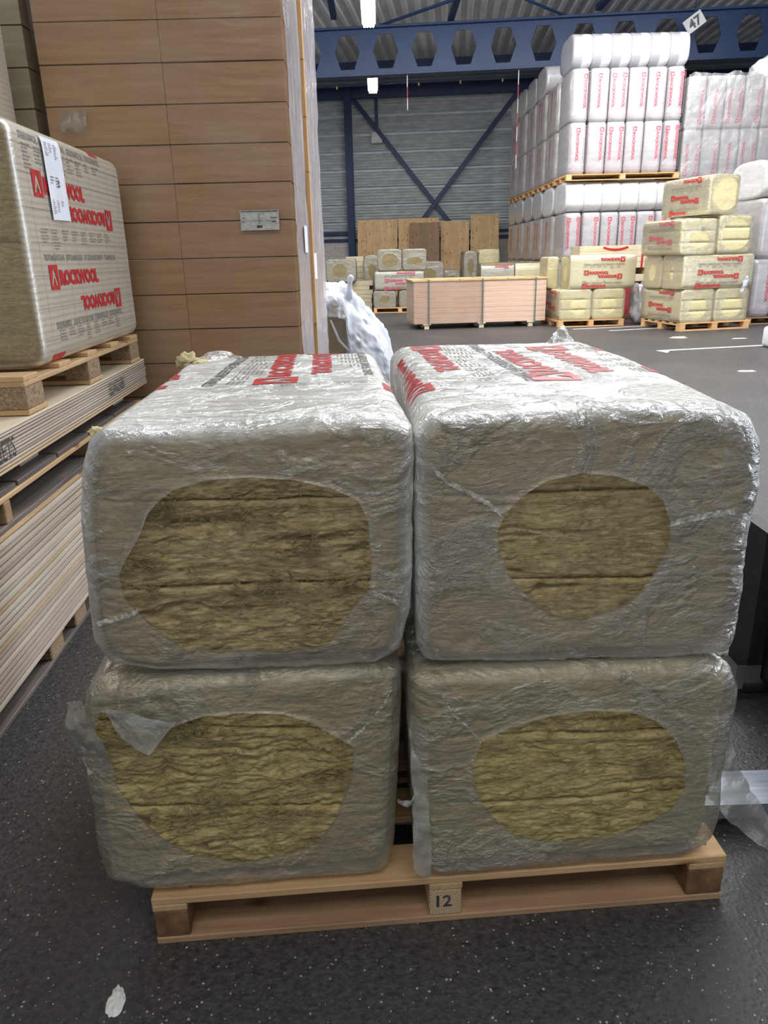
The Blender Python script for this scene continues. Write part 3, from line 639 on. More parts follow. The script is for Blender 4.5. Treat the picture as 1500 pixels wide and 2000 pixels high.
# ------------------------------------------------------------------ the four big bales
ULo = [(0.007,1.054),(0.036,1.073),(0.199,1.072),(0.367,1.077),(0.504,1.077),(0.539,1.06),(0.545,1.025),(0.54,0.905),(0.539,0.788),(0.534,0.716),(0.513,0.638),(0.475,0.615),(0.341,0.613),(0.2,0.62),(0.06,0.625),(-0.015,0.646),(-0.036,0.689),(-0.033,0.79),(-0.023,0.932),(-0.011,0.995)]
ULh = [(0.112,0.952),(0.142,0.973),(0.194,0.987),(0.269,0.989),(0.339,0.981),(0.403,0.963),(0.446,0.94),(0.461,0.905),(0.463,0.852),(0.465,0.816),(0.46,0.775),(0.438,0.757),(0.413,0.716),(0.38,0.67),(0.341,0.663),(0.268,0.665),(0.188,0.67),(0.125,0.678),(0.091,0.71),(0.059,0.752),(0.037,0.781),(0.033,0.826),(0.048,0.852),(0.078,0.898),(0.094,0.932)]
URo = [(0.549,1.047),(0.573,1.078),(0.713,1.08),(0.889,1.082),(1.071,1.075),(1.131,1.053),(1.159,0.999),(1.166,0.923),(1.158,0.825),(1.163,0.721),(1.161,0.624),(1.152,0.592),(1.031,0.589),(0.828,0.593),(0.68,0.602),(0.562,0.613),(0.549,0.642),(0.549,0.757),(0.549,0.905),(0.549,0.998)]
URh = [(0.729,0.935),(0.771,0.96),(0.83,0.971),(0.892,0.963),(0.946,0.943),(0.98,0.914),(0.997,0.872),(0.998,0.825),(0.98,0.783),(0.952,0.736),(0.908,0.708),(0.849,0.692),(0.793,0.704),(0.745,0.743),(0.713,0.783),(0.691,0.832),(0.686,0.869),(0.7,0.905)]
LLo = [(-0.03,0.612),(-0.062,0.585),(-0.085,0.521),(-0.089,0.441),(-0.09,0.321),(-0.093,0.221),(-0.083,0.164),(-.02,0.13),(0.208,0.122),(0.419,0.122),(0.478,0.127),(0.493,0.192),(0.504,0.369),(0.514,0.544),(0.513,0.600),(0.46,0.612)]
LLh = [(-0.063,0.556),(-0.048,0.508),(-0.031,0.446),(-0.029,0.397),(0.004,0.321),(0.047,0.26),(0.098,0.22),(0.18,0.193),(0.281,0.203),(0.344,0.233),(0.38,0.288),(0.414,0.382),(0.421,0.447),(0.392,0.471),(0.345,0.507),(0.293,0.53),(0.219,0.538),(0.149,0.537),(0.095,0.52),(0.055,0.497),(-0.038,0.568)]
LRo = [(0.531,0.590),(0.529,0.496),(0.535,0.317),(0.539,0.176),(0.563,0.133),(0.687,0.122),(0.85,0.121),(1.019,0.12),(1.109,0.121),(1.160,0.152),(1.174,0.21),(1.165,0.327),(1.17,0.425),(1.172,0.519),(1.15,0.570),(1.08,0.588),(.822,.592),(.58,.6)]
LRh = [(0.647,0.403),(0.666,0.454),(0.722,0.481),(0.791,0.499),(0.869,0.506),(0.951,0.498),(1.003,0.474),(1.049,0.424),(1.073,0.368),(1.075,0.307),(1.055,0.264),(1.006,0.23),(0.933,0.205),(0.858,0.197),(0.784,0.208),(0.731,0.229),(0.693,0.271),(0.669,0.31),(0.653,0.354)]
def lin(x0, z0, x1, z1): return lambda x: z0+(z1-z0)*(x-x0)/(x1-x0)
def big_bale(label, out_, hole, c, yf, seams, back, film, wool, amp, seed, milkt, tear=None, wr=1., rc=.036, length=1.0):
    b = empty('insulation_bale', PA, PR, label, 'bale')
    js = [lambda x: -9]+seams+[lambda x: 9]
    for i in range(len(js)-1):
        wool_slab(out_, back, js[i], js[i+1], yf+.014, length-.03, wool, b, seed+i*7, amp*1.55, tear=tear, gap=.015, rcz=rc*.9)
    f_, bvh = film_shell('film_wrap', out_, back, hole, c, yf, length, 420, 34, 70, film, b, rc, 0, milkt, wr, seed)
    return b, bvh
# upper left
UL, ulb = big_bale('upper left big bale with a wide ragged oval opening, red printed top', ULo, ULh, (.25, .83), .012,
    [lin(.042, .788, .442, .779), lin(.105, .946, .447, .938)], rrect(.005, .545, .618, 1.066, .04), 'film', 'wool', .0042, 11, .96, tear=[(.36, .862, (.06, .010), .016), (.16, .90, (.10, .012), .012), (.44, .84, (.03, .01), .01)], wr=1.0)
tufts(UL, 150, (.03, .46), (.66, .98), ULh, (.25, .83), .016, 'wool', 5, 1.1, [(.11, .936, 2.2, 26), (.36, .855, 1.6, 24), (.07, .79, 1.5, 20), (.3, .786, 3.2, 46), (.43, .785, 1.8, 24), (.25, .93, 3, 24), (.06, .84, 1.6, 24)])
# upper right
UR, urb = big_bale('upper right big bale with a neat oval opening onto smooth wool', URo, URh, (.845, .835), .012,
    [lin(.726, .767, .954, .758), lin(.711, .933, .975, .93)], rrect(.585, 1.175, .60, 1.078, .05), 'film_b', 'wool', .0020, 31, .93, tear=[(.775, .743, (.014, .010), .02), (.82, .748, (.035, .004), .010)], wr=1.35)
tufts(UR, 130, (.69, 1.0), (.69, .97), URh, (.845, .835), .017, 'wool', 6, .7)
# lower left
LL, llb = big_bale('lower left big bale, film torn open at its upper left corner', LLo, LLh, (.20, .37), .010,
    [lin(.01, .321, .373, .291), lin(-.041, .513, .381, .47)], rrect(-.07, .51, .122, .612, .04), 'film_low', 'wool_yellow', .0062, 51, .12, tear=[(-.01, .505, (.035, .012), .035), (.09, .50, (.04, .010), .022), (.36, .36, (.03, .006), .015), (.24, .42, (.10, .006), .010)], wr=1.1, rc=.032)
tufts(LL, 230, (-.06, .42), (.19, .55), LLh, (.20, .37), .016, 'wool_yellow', 7, 1.25, [(.01, .50, 3.0, 60), (.11, .50, 2.6, 50), (.14, .33, 1.8, 30), (.36, .37, 1.8, 24), (.26, .30, 3, 30)])
# lower right
LR, lrb = big_bale('lower right big bale with a level oval opening, loose film hanging off its side', LRo, LRh, (.86, .35), -.006,
    [lin(.672, .288, 1.043, .282), lin(.654, .449, 1.048, .43)], rrect(.56, 1.15, .122, .590, .04), 'film_low', 'wool_yellow', .0042, 71, .12, tear=[(.93, .465, (.05, .006), .018), (1.06, .37, (.02, .03), .012), (1.0, .31, (.05, .005), .012)], wr=1.1, rc=.032)
tufts(LR, 200, (.65, 1.07), (.20, .50), LRh, (.86, .35), .0, 'wool_yellow', 8, .9, [(1.03, .37, 2.0, 40), (1.05, .31, 1.6, 26), (.93, .46, 1.8, 24)])

# print on the tops
PH = math.pi/2
def topprint(b, bvh, red, ink, soft):
    st = lambda x, y: (x, y, 1.4)
    if red: printdrape('print', red, 'red', bvh, st, (0, 0, -1), b)
    if ink: printdrape('print', ink, 'ink', bvh, st, (0, 0, -1), b, .0012, .014)
    if soft: printdrape('small_print', soft, 'ink_soft', bvh, st, (0, 0, -1), b, .0012, .05)
red = brand_shapes(.335, .455, .052, PH, 1.05, 1.9)+brand_shapes(.345, 1.06, .048, -PH, .95, 1.9)+brand_shapes(.61, .35, .05, PH, .9, 1.8)+brand_shapes(.055, .58, .05, PH+.12, 1.05, 1.5)+[place2d(rects2d([(0, 0, .05, .05)]), .0, .44, 1, 1)]
ink = line_shapes(.150, .46, .026, .60, PH-.06)+line_shapes(.488, 1.04, .022, .5, -PH)
soft = [place2d(table2d(.54, .065, 1, 7, 6), .240, .47, 1, 1, PH-.05), place2d(table2d(.36, .06, 2, 5, 6), .425, 1.03, 1, 1, -PH), place2d(table2d(.2, .05, 3, 5, 5), .30, .40, 1, 1, 0)]
topprint(UL, ulb, red, ink, soft)
red = brand_shapes(.925, .30, .058, PH, .95, 1.75)+brand_shapes(.955, .905, .058, -PH, .86, 1.75)+brand_shapes(.615, .26, .05, PH, 1.15, 1.7)+brand_shapes(.64, .97, .055, -PH, .9, 1.5)+[place2d(rects2d([(0, 0, .03, .07), (0, .35, .03, .42)]), 1.12, .42, 1, 1)]
ink = line_shapes(.835, .30, .028, .68, PH)
soft = [place2d(table2d(.62, .075, 4, 8, 7), .79, .32, 1, 1, PH), place2d(table2d(.55, .07, 5, 7, 6), 1.05, .93, 1, 1, -PH)]
topprint(UR, urb, red, ink, soft)
# welded seams of the film
def weld(parent, pts, wd_, yf, seed):
    A = [(x, yf-.006, z+wd_/2) for x, z in pts]; B = [(x, yf-.006, z-wd_/2) for x, z in pts]
    return ribbon('weld_seam', A, B, 'weld', parent, 90, 5, .0022, seed, 0, 160)
weld(UL, [(-.018, .735), (.01, .742), (.035, .749), (.056, .756)], .010, .010, 1); weld(UL, [(.465, .768), (.49, .757), (.512, .745)], .010, .010, 2)
weld(UR, [(.575, .990), (.60, .965), (.635, .947), (.67, .925), (.692, .905)], .009, .008, 3); weld(UR, [(.995, .872), (1.03, .880), (1.07, .886), (1.115, .889)], .011, .008, 4)
weld(LR, [(.585, .565), (.607, .52), (.635, .490), (.662, .452)], .006, -.008, 5)
weld(LL, [(.41, .462), (.44, .49), (.47, .525), (.49, .56)], .007, .006, 6)
# loose pieces of film
ribbon('torn_film', [(-.066, .003, .585), (-.050, -.004, .54), (-.035, -.006, .49), (-.026, -.004, .45)], [(-.098, .03, .57), (-.108, .022, .53), (-.098, .020, .47), (-.080, .012, .42)], 'flap', LL, 40, 14, .006, 3)
ribbon('torn_film', [(-.03, .0, .575), (.01, -.004, .565), (.05, -.004, .545), (.10, -.002, .53)], [(-.025, .0, .56), (.0, -.012, .51), (.046, -.016, .475), (.09, -.004, .52)], 'flap', LL, 40, 12, .005, 5)
ribbon('hanging_film', [(1.160, .14, .43), (1.19, .13, .41), (1.24, .13, .33), (1.285, .13, .23), (1.33, .13, .14), (1.40, .12, .02)], [(1.160, .10, .36), (1.165, .10, .30), (1.18, .11, .24), (1.21, .11, .17), (1.27, .11, .09), (1.37, .11, .008)], 'flap', LR, 60, 22, .013, 7, 0, 16)
ribbon('torn_film', [(.533, .02, .50), (.527, .0, .42), (.53, -.01, .34), (.528, -.02, .25), (.53, -.02, .16)], [(.56, .0, .50), (.562, -.01, .42), (.56, -.012, .33), (.565, -.02, .24), (.565, -.015, .135)], 'flap', LR, 50, 12, .006, 9)
ribbon('torn_film', [(.54, -.005, .345), (.525, -.02, .335), (.508, -.02, .335), (.498, -.02, .345)], [(.54, -.005, .315), (.52, -.02, .322), (.508, -.02, .325), (.500, -.02, .330)], 'flap', LR, 24, 8, .006, 11, 0, 60)
ribbon('torn_film', [(1.03, .96, 1.075), (1.06, .99, 1.10), (1.095, 1.03, 1.118), (1.12, 1.06, 1.115)], [(1.10, .95, 1.06), (1.12, .99, 1.07), (1.135, 1.02, 1.075), (1.15, 1.04, 1.07)], 'film', UR, 30, 12, .01, 13, 0, 40)
ribbon('torn_film', [(.02, .96, 1.06), (.06, .99, 1.082), (.10, 1.0, 1.09), (.15, 1.0, 1.066)], [(.03, .92, 1.058), (.07, .92, 1.062), (.11, .92, 1.066), (.17, .93, 1.066)], 'film', UL, 30, 12, .008, 15, 0, 40)
def clump(parent, c, r_, n, seed, mat='wool_far'):
    q = random.Random(seed); bm = bmesh.new(); bmesh.ops.create_icosphere(bm, subdivisions=3, radius=1)
    V = np.array([v_.co[:] for v_ in bm.verts]); F = [tuple(v_.index for v_ in f_.verts) for f_ in bm.faces]; bm.free()
    d = 1+fbm(V*3.5, 4, seed, .7)*1.1; V = V*d[:, None]*np.array(r_)+np.array(c)
    return put('wool_clump', V, F, mat, parent, True)
clump(UL, (.012, .93, 1.068), (.024, .03, .020), 0, 3); clump(UL, (.003, .10, 1.056), (.012, .014, .008), 0, 9); clump(UL, (.055, .90, 1.066), (.02, .05, .006), 0, 5)

# ------------------------------------------------------------------ floor litter in front
def flake(loc, rx, ry, h_, seed, mat, label, name='flake'):
    q = random.Random(seed); n = 22; V = [(0, 0, h_)]; V2 = []
    for ring, k in ((.55, h_*.9), (1.0, .0005)):
        for i in range(n):
            a = 2*math.pi*i/n; r_ = ring*(1+q.uniform(-.22, .22)); V.append((rx*r_*math.cos(a), ry*r_*math.sin(a), max(.0004, k*(1+q.uniform(-.5, .5)))))
    F = [(0, 1+i, 1+(i+1) % n) for i in range(n)]+[(1+i, 1+n+i, 1+n+(i+1) % n, 1+(i+1) % n) for i in range(n)]+[tuple(1+n+i for i in range(n))[::-1]]
    return tag(put(name, V, F, mat, None, False, (*loc, 0), (0, 0, q.uniform(-.4, .4))), label, 'debris')
flake((-.533, 1.037), .015, .032, .006, 2, 'chip', 'large crumbly white flake on the asphalt, bottom left of the picture')
flake((4.16, 8.47), .11, .05, .008, 5, 'paper', 'white scrap of paper lying right of the long floor line', 'paper_scrap')
flake((4.73, 11.98), .14, .06, .02, 6, 'chip_tan', 'yellowish scrap on the floor before the tall yellow stack', 'wool_scrap')
flake((5.56, 11.7), .14, .04, .006, 8, 'line', 'faint pale scrap near the right end of the floor line', 'paper_scrap')
pb = tag(box('white_parcel', 5.40, 5.80, 10.3, 10.7, .0, .28, 'paper', None, .05, 3), 'white wrapped parcel cut by the right edge of the picture', 'parcel')
flake((.25, 8.2), .10, .012, .004, 12, 'line', 'thin pale sliver on the floor behind the white film heap', 'sliver')
V, F = [], []; q = random.Random(5)
for i in range(800):
    x, y = q.uniform(-1.3, 2.6), q.uniform(.75, 3.2) if i % 3 else q.uniform(.75, 1.5); r_ = q.choice((.0010, .0014, .002, .0028)) ; n = len(V); a0 = q.random()*6
    for k in range(5): V.append((x+r_*math.cos(a0+k*1.256)*q.uniform(.6, 1.3), y+r_*math.sin(a0+k*1.256)*q.uniform(.6, 1.3), .0004))
    V.append((x, y, r_*.6)); F += [(n+k, n+(k+1) % 5, n+5) for k in range(5)]
tag(put('grit', V, F, 'chip_tan'), 'pale grit and crumbs scattered over the dark asphalt', 'grit', kind='stuff')

# ------------------------------------------------------------------ forklift on the right
fk = empty('forklift', (1.06, 1.5, 0), 0, 'black forklift carriage at the right edge, its forks in the front pallet', 'forklift')
def fork(y0, top):
    pr_ = [(-1.05, .040), (-1.05, .048), (-.6, .070), (.0, .078), (.03, .10), (.03, top), (.075, top), (.075, .07), (.055, .042), (.02, .032)]
    V = [(a, y0, b) for a, b in pr_]+[(a, y0+.12, b) for a, b in pr_]; n = len(pr_)
    return V, [tuple(range(n)), tuple(range(n, 2*n))[::-1]]+[(i, i+n, (i+1) % n+n, (i+1) % n) for i in range(n)]
V, F = fork(-.06, .60); o = put('fork', V, F, 'steel', fk); o['label'] = 'near fork of worn grey steel'
V, F = fork(.47, .56); o = put('fork', V, F, 'black', fk); o['label'] = 'far fork, black upright with a bright heel'
box('heel_wear', .00, .074, .468, .47, .05, .13, 'shine', fk, 0)
box('carriage_plate', .080, .125, .30, .62, .085, .535, 'black', fk, .006); box('carriage_plate', .127, .17, -.2, .80, .10, .50, 'black', fk, .006)
box('mast_rail', .175, .25, .0, .09, .06, 1.0, 'black', fk, .006); box('mast_rail', .175, .25, .52, .61, .06, 1.0, 'black', fk, .006)
box('mast_foot', .02, .24, .46, .64, .028, .085, 'black', fk, .02, 2)
V, F = tube_vf([(.33, -.05, .09), (.33, .05, .09)], .09, 24); put('wheel', V, F, 'rubber', fk, False)
V, F = tube_vf([(.33, .58, .09), (.33, .68, .09)], .09, 24); put('wheel', V, F, 'rubber', fk, False)
box('chassis', .255, 1.2, -.1, .72, .09, .7, 'black', fk, .03, 2)

# ------------------------------------------------------------------ plywood stacks on the left
LO = (-1.128, 2.0, 0); LRZ = R(2.6)   # face of the stacks, local x < 0 behind the face, local y along it
def lp(x, y, z): return (LO[0]+x*math.cos(LRZ)-y*math.sin(LRZ), LO[1]+x*math.sin(LRZ)+y*math.cos(LRZ), z)
def lpallet(y0, z, H, lab, mats, D=1.2, n=5, bw=.1, W=1.2, blkw=(.10, .10, .10)):
    return pallet(lp(-W, y0, z), LRZ, W, D, H, lab, mats, bw, blkw, n)
p0 = empty('pallet', lp(0, 0, 0), LRZ, 'dirty grey timber bearers on the floor under the left plywood stack', 'pallet')
for y0, y1 in ((-1.3, 1.9),):
    for xx in (-.10, -.65, -1.2): box('bottom_board', xx-.05, xx+.07, y0, y1, 0, .018, 'grey_board', p0, .003)
for yy in (-1.2, -.45, .3, .55, 1.3):
    for xx in (-.09, -.65, -1.2): box('block', xx-.05, xx+.06, yy, yy+.12, .0185, .0795, 'block', p0, .004)
for k, yy in enumerate((-1.2, -.45, .3, .55, 1.3)): box('cross_board', -1.22, -.02, yy, yy+.12, .08, .0975, 'pine_dark', p0, .003)
ORDN = ['first', 'second', 'third', 'fourth', 'fifth', 'sixth', 'seventh', 'eighth', 'ninth', 'tenth', 'eleventh', 'twelfth', 'thirteenth', 'fourteenth', 'fifteenth', 'sixteenth', 'seventeenth', 'eighteenth', 'nineteenth', 'twentieth', 'twenty-first', 'twenty-second', 'twenty-third', 'twenty-fourth']
q = random.Random(8); z = .098; N1 = 23
for i in range(N1):
    t = .0185; j = q.uniform(-.006, .004); m_ = ('ply_edge', 'ply_pale', 'ply_warm')[q.choice((0, 0, 0, 1, 1, 2))]
    o = link('plywood_sheet', boxmesh('plywood_sheet', (1.22, 3.15, .0150), m_, .001), None, lp(-.615+j, .27+q.uniform(-.01, .01), z+t/2), (0, 0, LRZ+q.uniform(-.001, .001)))
    tag(o, f'{ORDN[i]} plywood sheet from the bottom of the thick lower pile at left', 'plywood sheet', 'plywood sheets in the lower left pile')
    if i == N1-1: tag(o, 'topmost plywood sheet of the thick lower pile at the left edge')
    if i == N1-1: del o['group']
    z += t+.0012
zt1 = z
o = box('cover_board', 0, 0.1, 0, 0.1, 0, .1, 'pine', None); bpy.data.objects.remove(o)
for xx, lb in ((-.05, 'long orange pine board along the near edge on the lower plywood pile'), ):
    o = link('long_board', boxmesh('long_board', (.09, 3.1, .018), 'pine_y', .002), None, lp(xx-.002, .27, zt1+.0095), (0, 0, LRZ)); tag(o, lb, 'board')
zz = zt1+.019
p1 = empty('pallet', lp(0, 0, zz), LRZ, 'grey-stained pallet between the two plywood piles on the left', 'pallet')
for xx in (-.055, -.60, -1.15): box('bottom_board', xx-.05, xx+.05, -1.2, 1.75, 0, .018, 'grey_board', p1, .003)
for yy in (-1.15, -.5, .12, .95, 1.6):
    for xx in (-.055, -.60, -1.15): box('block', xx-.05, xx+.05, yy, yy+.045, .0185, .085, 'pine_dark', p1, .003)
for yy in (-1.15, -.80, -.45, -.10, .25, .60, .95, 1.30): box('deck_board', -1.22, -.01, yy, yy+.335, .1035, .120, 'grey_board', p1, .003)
for xx in (-.055, -.60, -1.15): box('stringer_board', xx-.045, xx+.05, -1.2, 1.75, .0855, .103, 'pine_y', p1, .003)
zz += .120
for yy, lb in ((-.55, 'offcut plywood spacers at the left edge under the upper pile'), (.42, 'stepped plywood spacers wedged under the upper pile'), (1.5, 'plywood spacers under the far end of the upper pile')):
    sp_ = empty('spacer', lp(-.12, yy, zz), LRZ, lb, 'spacer')
    for k in range(5): box('spacer_strip', -.9, .05-.012*k, 0, .16+.012*k, k*.0102, k*.0102+.0098, 'ply_edge', sp_, .001)
zz += .052; zu0 = zz; N2 = int((.872-zz)/.0104)
for i in range(N2):
    t = .0074; m_ = ('ply_edge', 'ply_warm', 'ply_pale')[q.choice((0, 0, 1, 1, 2))]
    o = link('plywood_sheet', boxmesh('plywood_sheet', (1.22, 2.95, t), m_ if i < N2-1 else 'ply_top', .001), None, lp(-.605+q.uniform(-.003, .003), .38, zz+t/2), (0, 0, LRZ))
    tag(o, f'{ORDN[i]} thin plywood sheet from the bottom of the stencilled upper pile', 'plywood sheet', 'plywood sheets in the upper left pile')
    if i == N2-1: tag(o, 'topmost thin plywood sheet, pale face up, under the left pallet'); del o['group']
    if i == N2//2:
        fn = lambda a, b: (.617, a, b)
        sc = N2*.0104*.55
        s1 = place2d(text2d('EQ-N-23-368', .01, .62), .84, -.022, .046, .052); s2 = place2d(text2d('SHEETS', .01, .8), -.35, -.03, .055, .06)
        printflat('stencil', [s1], 'ink', fn, o); printflat('stencil', [s2], 'ink', fn, o)
    zz += .0104
ztop = zz
lpal = pallet(lp(-1.2, .40, ztop), LRZ, 1.2, 1.40, .125, 'pallet with chipboard blocks under the printed bale at the left', ('pine', 'pine_y', 'block'), .12, (.10, .10, .10), 5, blkd=.15)
bz = ztop+.1255
# standing printed bale
sb = empty('insulation_bale', lp(-.61, .63, bz), LRZ, 'cream printed bale on the left pallet, white document stuck on it', 'bale')
W_, L_, H_ = .60, 1.235, .79; outl = rrect(0, W_, 0, H_, .045)
for k in range(2):
    wool_slab(outl, outl, (lambda x: -9) if k == 0 else (lambda x: .41), (lambda x: .41) if k == 0 else (lambda x: 9), .010, L_-.02, 'wool', sb, 90+k, .001, 60, 20, inset=.012)
_, sbb = film_shell('film_wrap', outl, outl, ellipse(.30, .40, .06, .05), (.30, .40), 0, L_, 240, 14, 60, 'film_stand', sb, .03, 0, 1, .35, 95)
u0 = .12
red = brand_shapes(.245, .560, .054, 0, 1, 1.6, .43)+brand_shapes(1.12, .560, .052, math.pi, 1, 1.65, .46)+brand_shapes(.265, .250, .052, 0, 1, 1.65, .45)+brand_shapes(1.105, .228, .052, math.pi, 1, 1.6, .45)+[place2d(rects2d([(.95, .768, 1.06, .79)]), 0, 0, 1, 1), place2d(rects2d([(.20, .004, .32, .030)]), 0, 0, 1, 1)]
OFF = -.11
red = [(v_+np.array([OFF, 0]), f_) for v_, f_ in red]
ink = line_shapes(.19, .735, .024, .86)+line_shapes(1.10, .372, .022, .86, math.pi)+line_shapes(.26, .115, .024, .84)
soft = [place2d(table2d(.84, .085, 6, 8, 7), .20, .64, 1, 1), place2d(table2d(.84, .075, 7, 8, 7), .25, .385, 1, 1), place2d(table2d(.8, .075, 8, 8, 7), .28, .035, 1, 1)]
ink = [(v_+np.array([OFF, 0]), f_) for v_, f_ in ink]; soft = [(v_+np.array([OFF, 0]), f_) for v_, f_ in soft]
st = lambda a, b: (.9, a, b)
printdrape('print', red, 'red', sbb, st, (-1, 0, 0), sb, .002, .02); printdrape('print', ink, 'ink_soft', sbb, st, (-1, 0, 0), sb, .002, .02); printdrape('small_print', soft, 'ink_soft', sbb, st, (-1, 0, 0), sb, .002, .1)
gl_ = [(0.02, z_, 1.21, z_+.002) for z_ in (.08, .19, .30, .41, .52, .63, .715)]+[(y_, .03, y_+.0012, .77) for y_ in (.1, .23, .36, .49, .62, .75, .88, 1.01, 1.14)]
printdrape('print', [rects2d(gl_)], 'ink_soft', sbb, st, (-1, 0, 0), sb, .0012, .03)
dz = bz; dm = rects2d([(0, 0, .18, .275)])
doc = empty('document', lp(-.61, .63, bz), LRZ, 'white delivery document stuck slantwise on the cream bale', 'paper')
printdrape('sheet', [place2d(dm, .265, .490, 1, 1, R(1.0))], 'paper', sbb, st, (-1, 0, 0), doc, .008, .02)
printdrape('small_print', [place2d(table2d(.13, .06, 9, 3, 9), .28, .69, 1, 1), place2d(table2d(.13, .05, 10, 3, 7), .28, .51, 1, 1), place2d(table2d(.1, .04, 11, 2, 4), .29, .60, 1, 1)], 'ink_soft', sbb, st, (-1, 0, 0), doc, .010, .2)
printdrape('small_print', [place2d(text2d('03', .03), .36, .63, .018, .018, -PH)], 'ink', sbb, st, (-1, 0, 0), doc, .010, .2)
# pale bale pile further left
def plain_bale(name, loc, rz, W, L, H, label, wool='wool_far', film='film_far', hole=None, N=64, group=None, wr=.45, cat='bale', milkt=.6, milkf=0., nslab=1, seed=0, rc=.018):
    b = empty(name, loc, rz, label, cat, group); o_ = rrect(0, W, 0, H, .022, 3)
    for k in range(nslab):
        wool_slab(o_, o_, (lambda x, k=k: H*k/nslab if k else -9), (lambda x, k=k: H*(k+1)/nslab if k < nslab-1 else 9), .008, L-.02, wool, b, seed+k*5, .0015, 14, max(4, 12//nslab), seamamp=.002, groove=.004)
    h = hole or ellipse(W/2, H/2, W*.2, H*.27)
    f_, bv_ = film_shell('film_wrap', o_, o_, h, (W/2, H/2), 0, L, N, 5, 14, film, b, rc, milkf, milkt, wr, seed, far=True)
    return b, bv_
plain_bale('insulation_bale', lp(-1.235, .63, bz), LRZ, .60, 1.2, .79, 'hidden lower pale bale behind the printed bale at the left', 'wool_grey', 'film_far', seed=3, N=48)
plain_bale('insulation_bale', lp(-1.02, .64, bz+.803), LRZ, .60, 1.17, .60, 'pale whitish bale rising at the top left edge of the picture', 'wool_far', 'film_stand', seed=4, N=96, milkf=.9, milkt=.9)

# ------------------------------------------------------------------ brown tower
def tower(x0, xs, y0, y1, z0, n, h_, mat, name, label, group, jit=.002, pal='pallet on the floor under the tall brown tower'):
    for i in range(n):
        for a, b in zip(xs[:-1], xs[1:]):
            d = rnd.uniform(-jit, jit)
            o = link(name, boxmesh(name, (b-a-.0012, y1-y0, h_-.0045), mat, .002), None, ((a+b)/2, (y0+y1)/2+d, z0+h_*(i+.5)+rnd.uniform(-.0008, .0008)))
            cn = '' if len(xs) == 2 else (' in the left column' if a == xs[0] else ' in the right column')
            tag(o, f'{label}{cn}, {ORDN[n-1-i]} from top' if i < n-1 else f'{label}{cn}, topmost', 'board pack', group)
tp = pallet((-1.57, 4.0, 0), 0, 1.15, .72, .117, 'pallet hidden under the tall brown tower', ('pine', 'pine_y', 'block'), .1)
tower(0, [-1.572, -.995, -.42], 4.0, 4.72, .118, 16, .1748, 'card', 'board_pack', 'brown board pack of the wrapped tower', 'board packs in the tall brown tower')
pallet((-1.57, 4.80, 0), 0, 1.13, 1.35, .117, 'pallet hidden under the rear tower wrapped in grey film', ('pine', 'pine_y', 'block'), .1)
tower(0, [-1.572, -.435], 4.80, 6.15, .118, 17, .1748, 'card', 'board_pack', 'board pack of the rear tower beyond the orange batten', 'board packs in the rear brown tower')
pallet((-2.80, 4.0, 0), 0, 1.15, .72, .117, 'pallet hidden under the greenish tower at the far left', ('pine', 'pine_y', 'block'), .1)
tower(0, [-2.80, -1.635], 4.03, 4.75, .118, 17, .1748, 'card_green', 'board_pack', 'greenish board pack of the pile behind the cream bale', 'board packs in the greenish pile')
def filmsheet(name, fn, nu, nv, mat, label, amp, seed, milk=0):
    G = np.array([[fn(i/nu, j/nv) for i in range(nu+1)] for j in range(nv+1)], float)
    nrm = np.cross(np.gradient(G, axis=1), np.gradient(G, axis=0)); nrm /= np.linalg.norm(nrm, axis=2, keepdims=True)+1e-9
    q_ = G*np.array([4, 8, 3.0]); q_[..., 2] += G[..., 1]*5
    G = G+nrm*((ridge(q_+fbm(G*3, 2, seed)[..., None], 3, seed)-.4)*amp)[..., None]
    V = G.reshape(-1, 3); F = [(j*(nu+1)+i, j*(nu+1)+i+1, (j+1)*(nu+1)+i+1, (j+1)*(nu+1)+i) for j in range(nv) for i in range(nu)]
    me = mesh(name, V, F, mat, True); at = me.attributes.new('milk', 'FLOAT', 'POINT'); at.data.foreach_set('value', np.full(len(V), milk, np.float32))
    return tag(link(name, me), label, 'film')
filmsheet('stretch_film', lambda u, v: (-.405, 3.99+.76*u, .13+2.80*v), 40, 120, 'film_tower', 'glossy stretch film over the right side of the brown tower', .008, 3, .2)
filmsheet('stretch_film', lambda u, v: (-.420, 4.79+1.38*u, .13+2.98*v), 60, 120, 'film_tower', 'wrinkled grey film over the rear tower beyond the batten', .010, 5, .35)
filmsheet('stretch_film', lambda u, v: (-1.58+1.168*u, 3.985, .13+2.80*v), 60, 120, 'film_front', 'thin clear film across the front of the brown tower', .003, 7)
filmsheet('torn_film', lambda u, v: (-1.50+.13*u, 3.975-.02*math.sin(3*v), 2.00-.09*v+.02*u), 14, 12, 'flap', 'small torn corner of film on the brown tower near the bale', .012, 9)
bt = empty('batten', (-.398, 4.745, 0), 0, 'thin orange wooden batten upright on the corner of the brown tower', 'batten')
z = .95
for k in range(6):
    l_ = .285; box('batten_length', -.012, .012, -.03, .03, z, z+l_-.004, 'batten', bt, .002); z += l_
box('batten_length', -.011, .011, -.016, .016, .0, .946, 'batten', bt, .002)
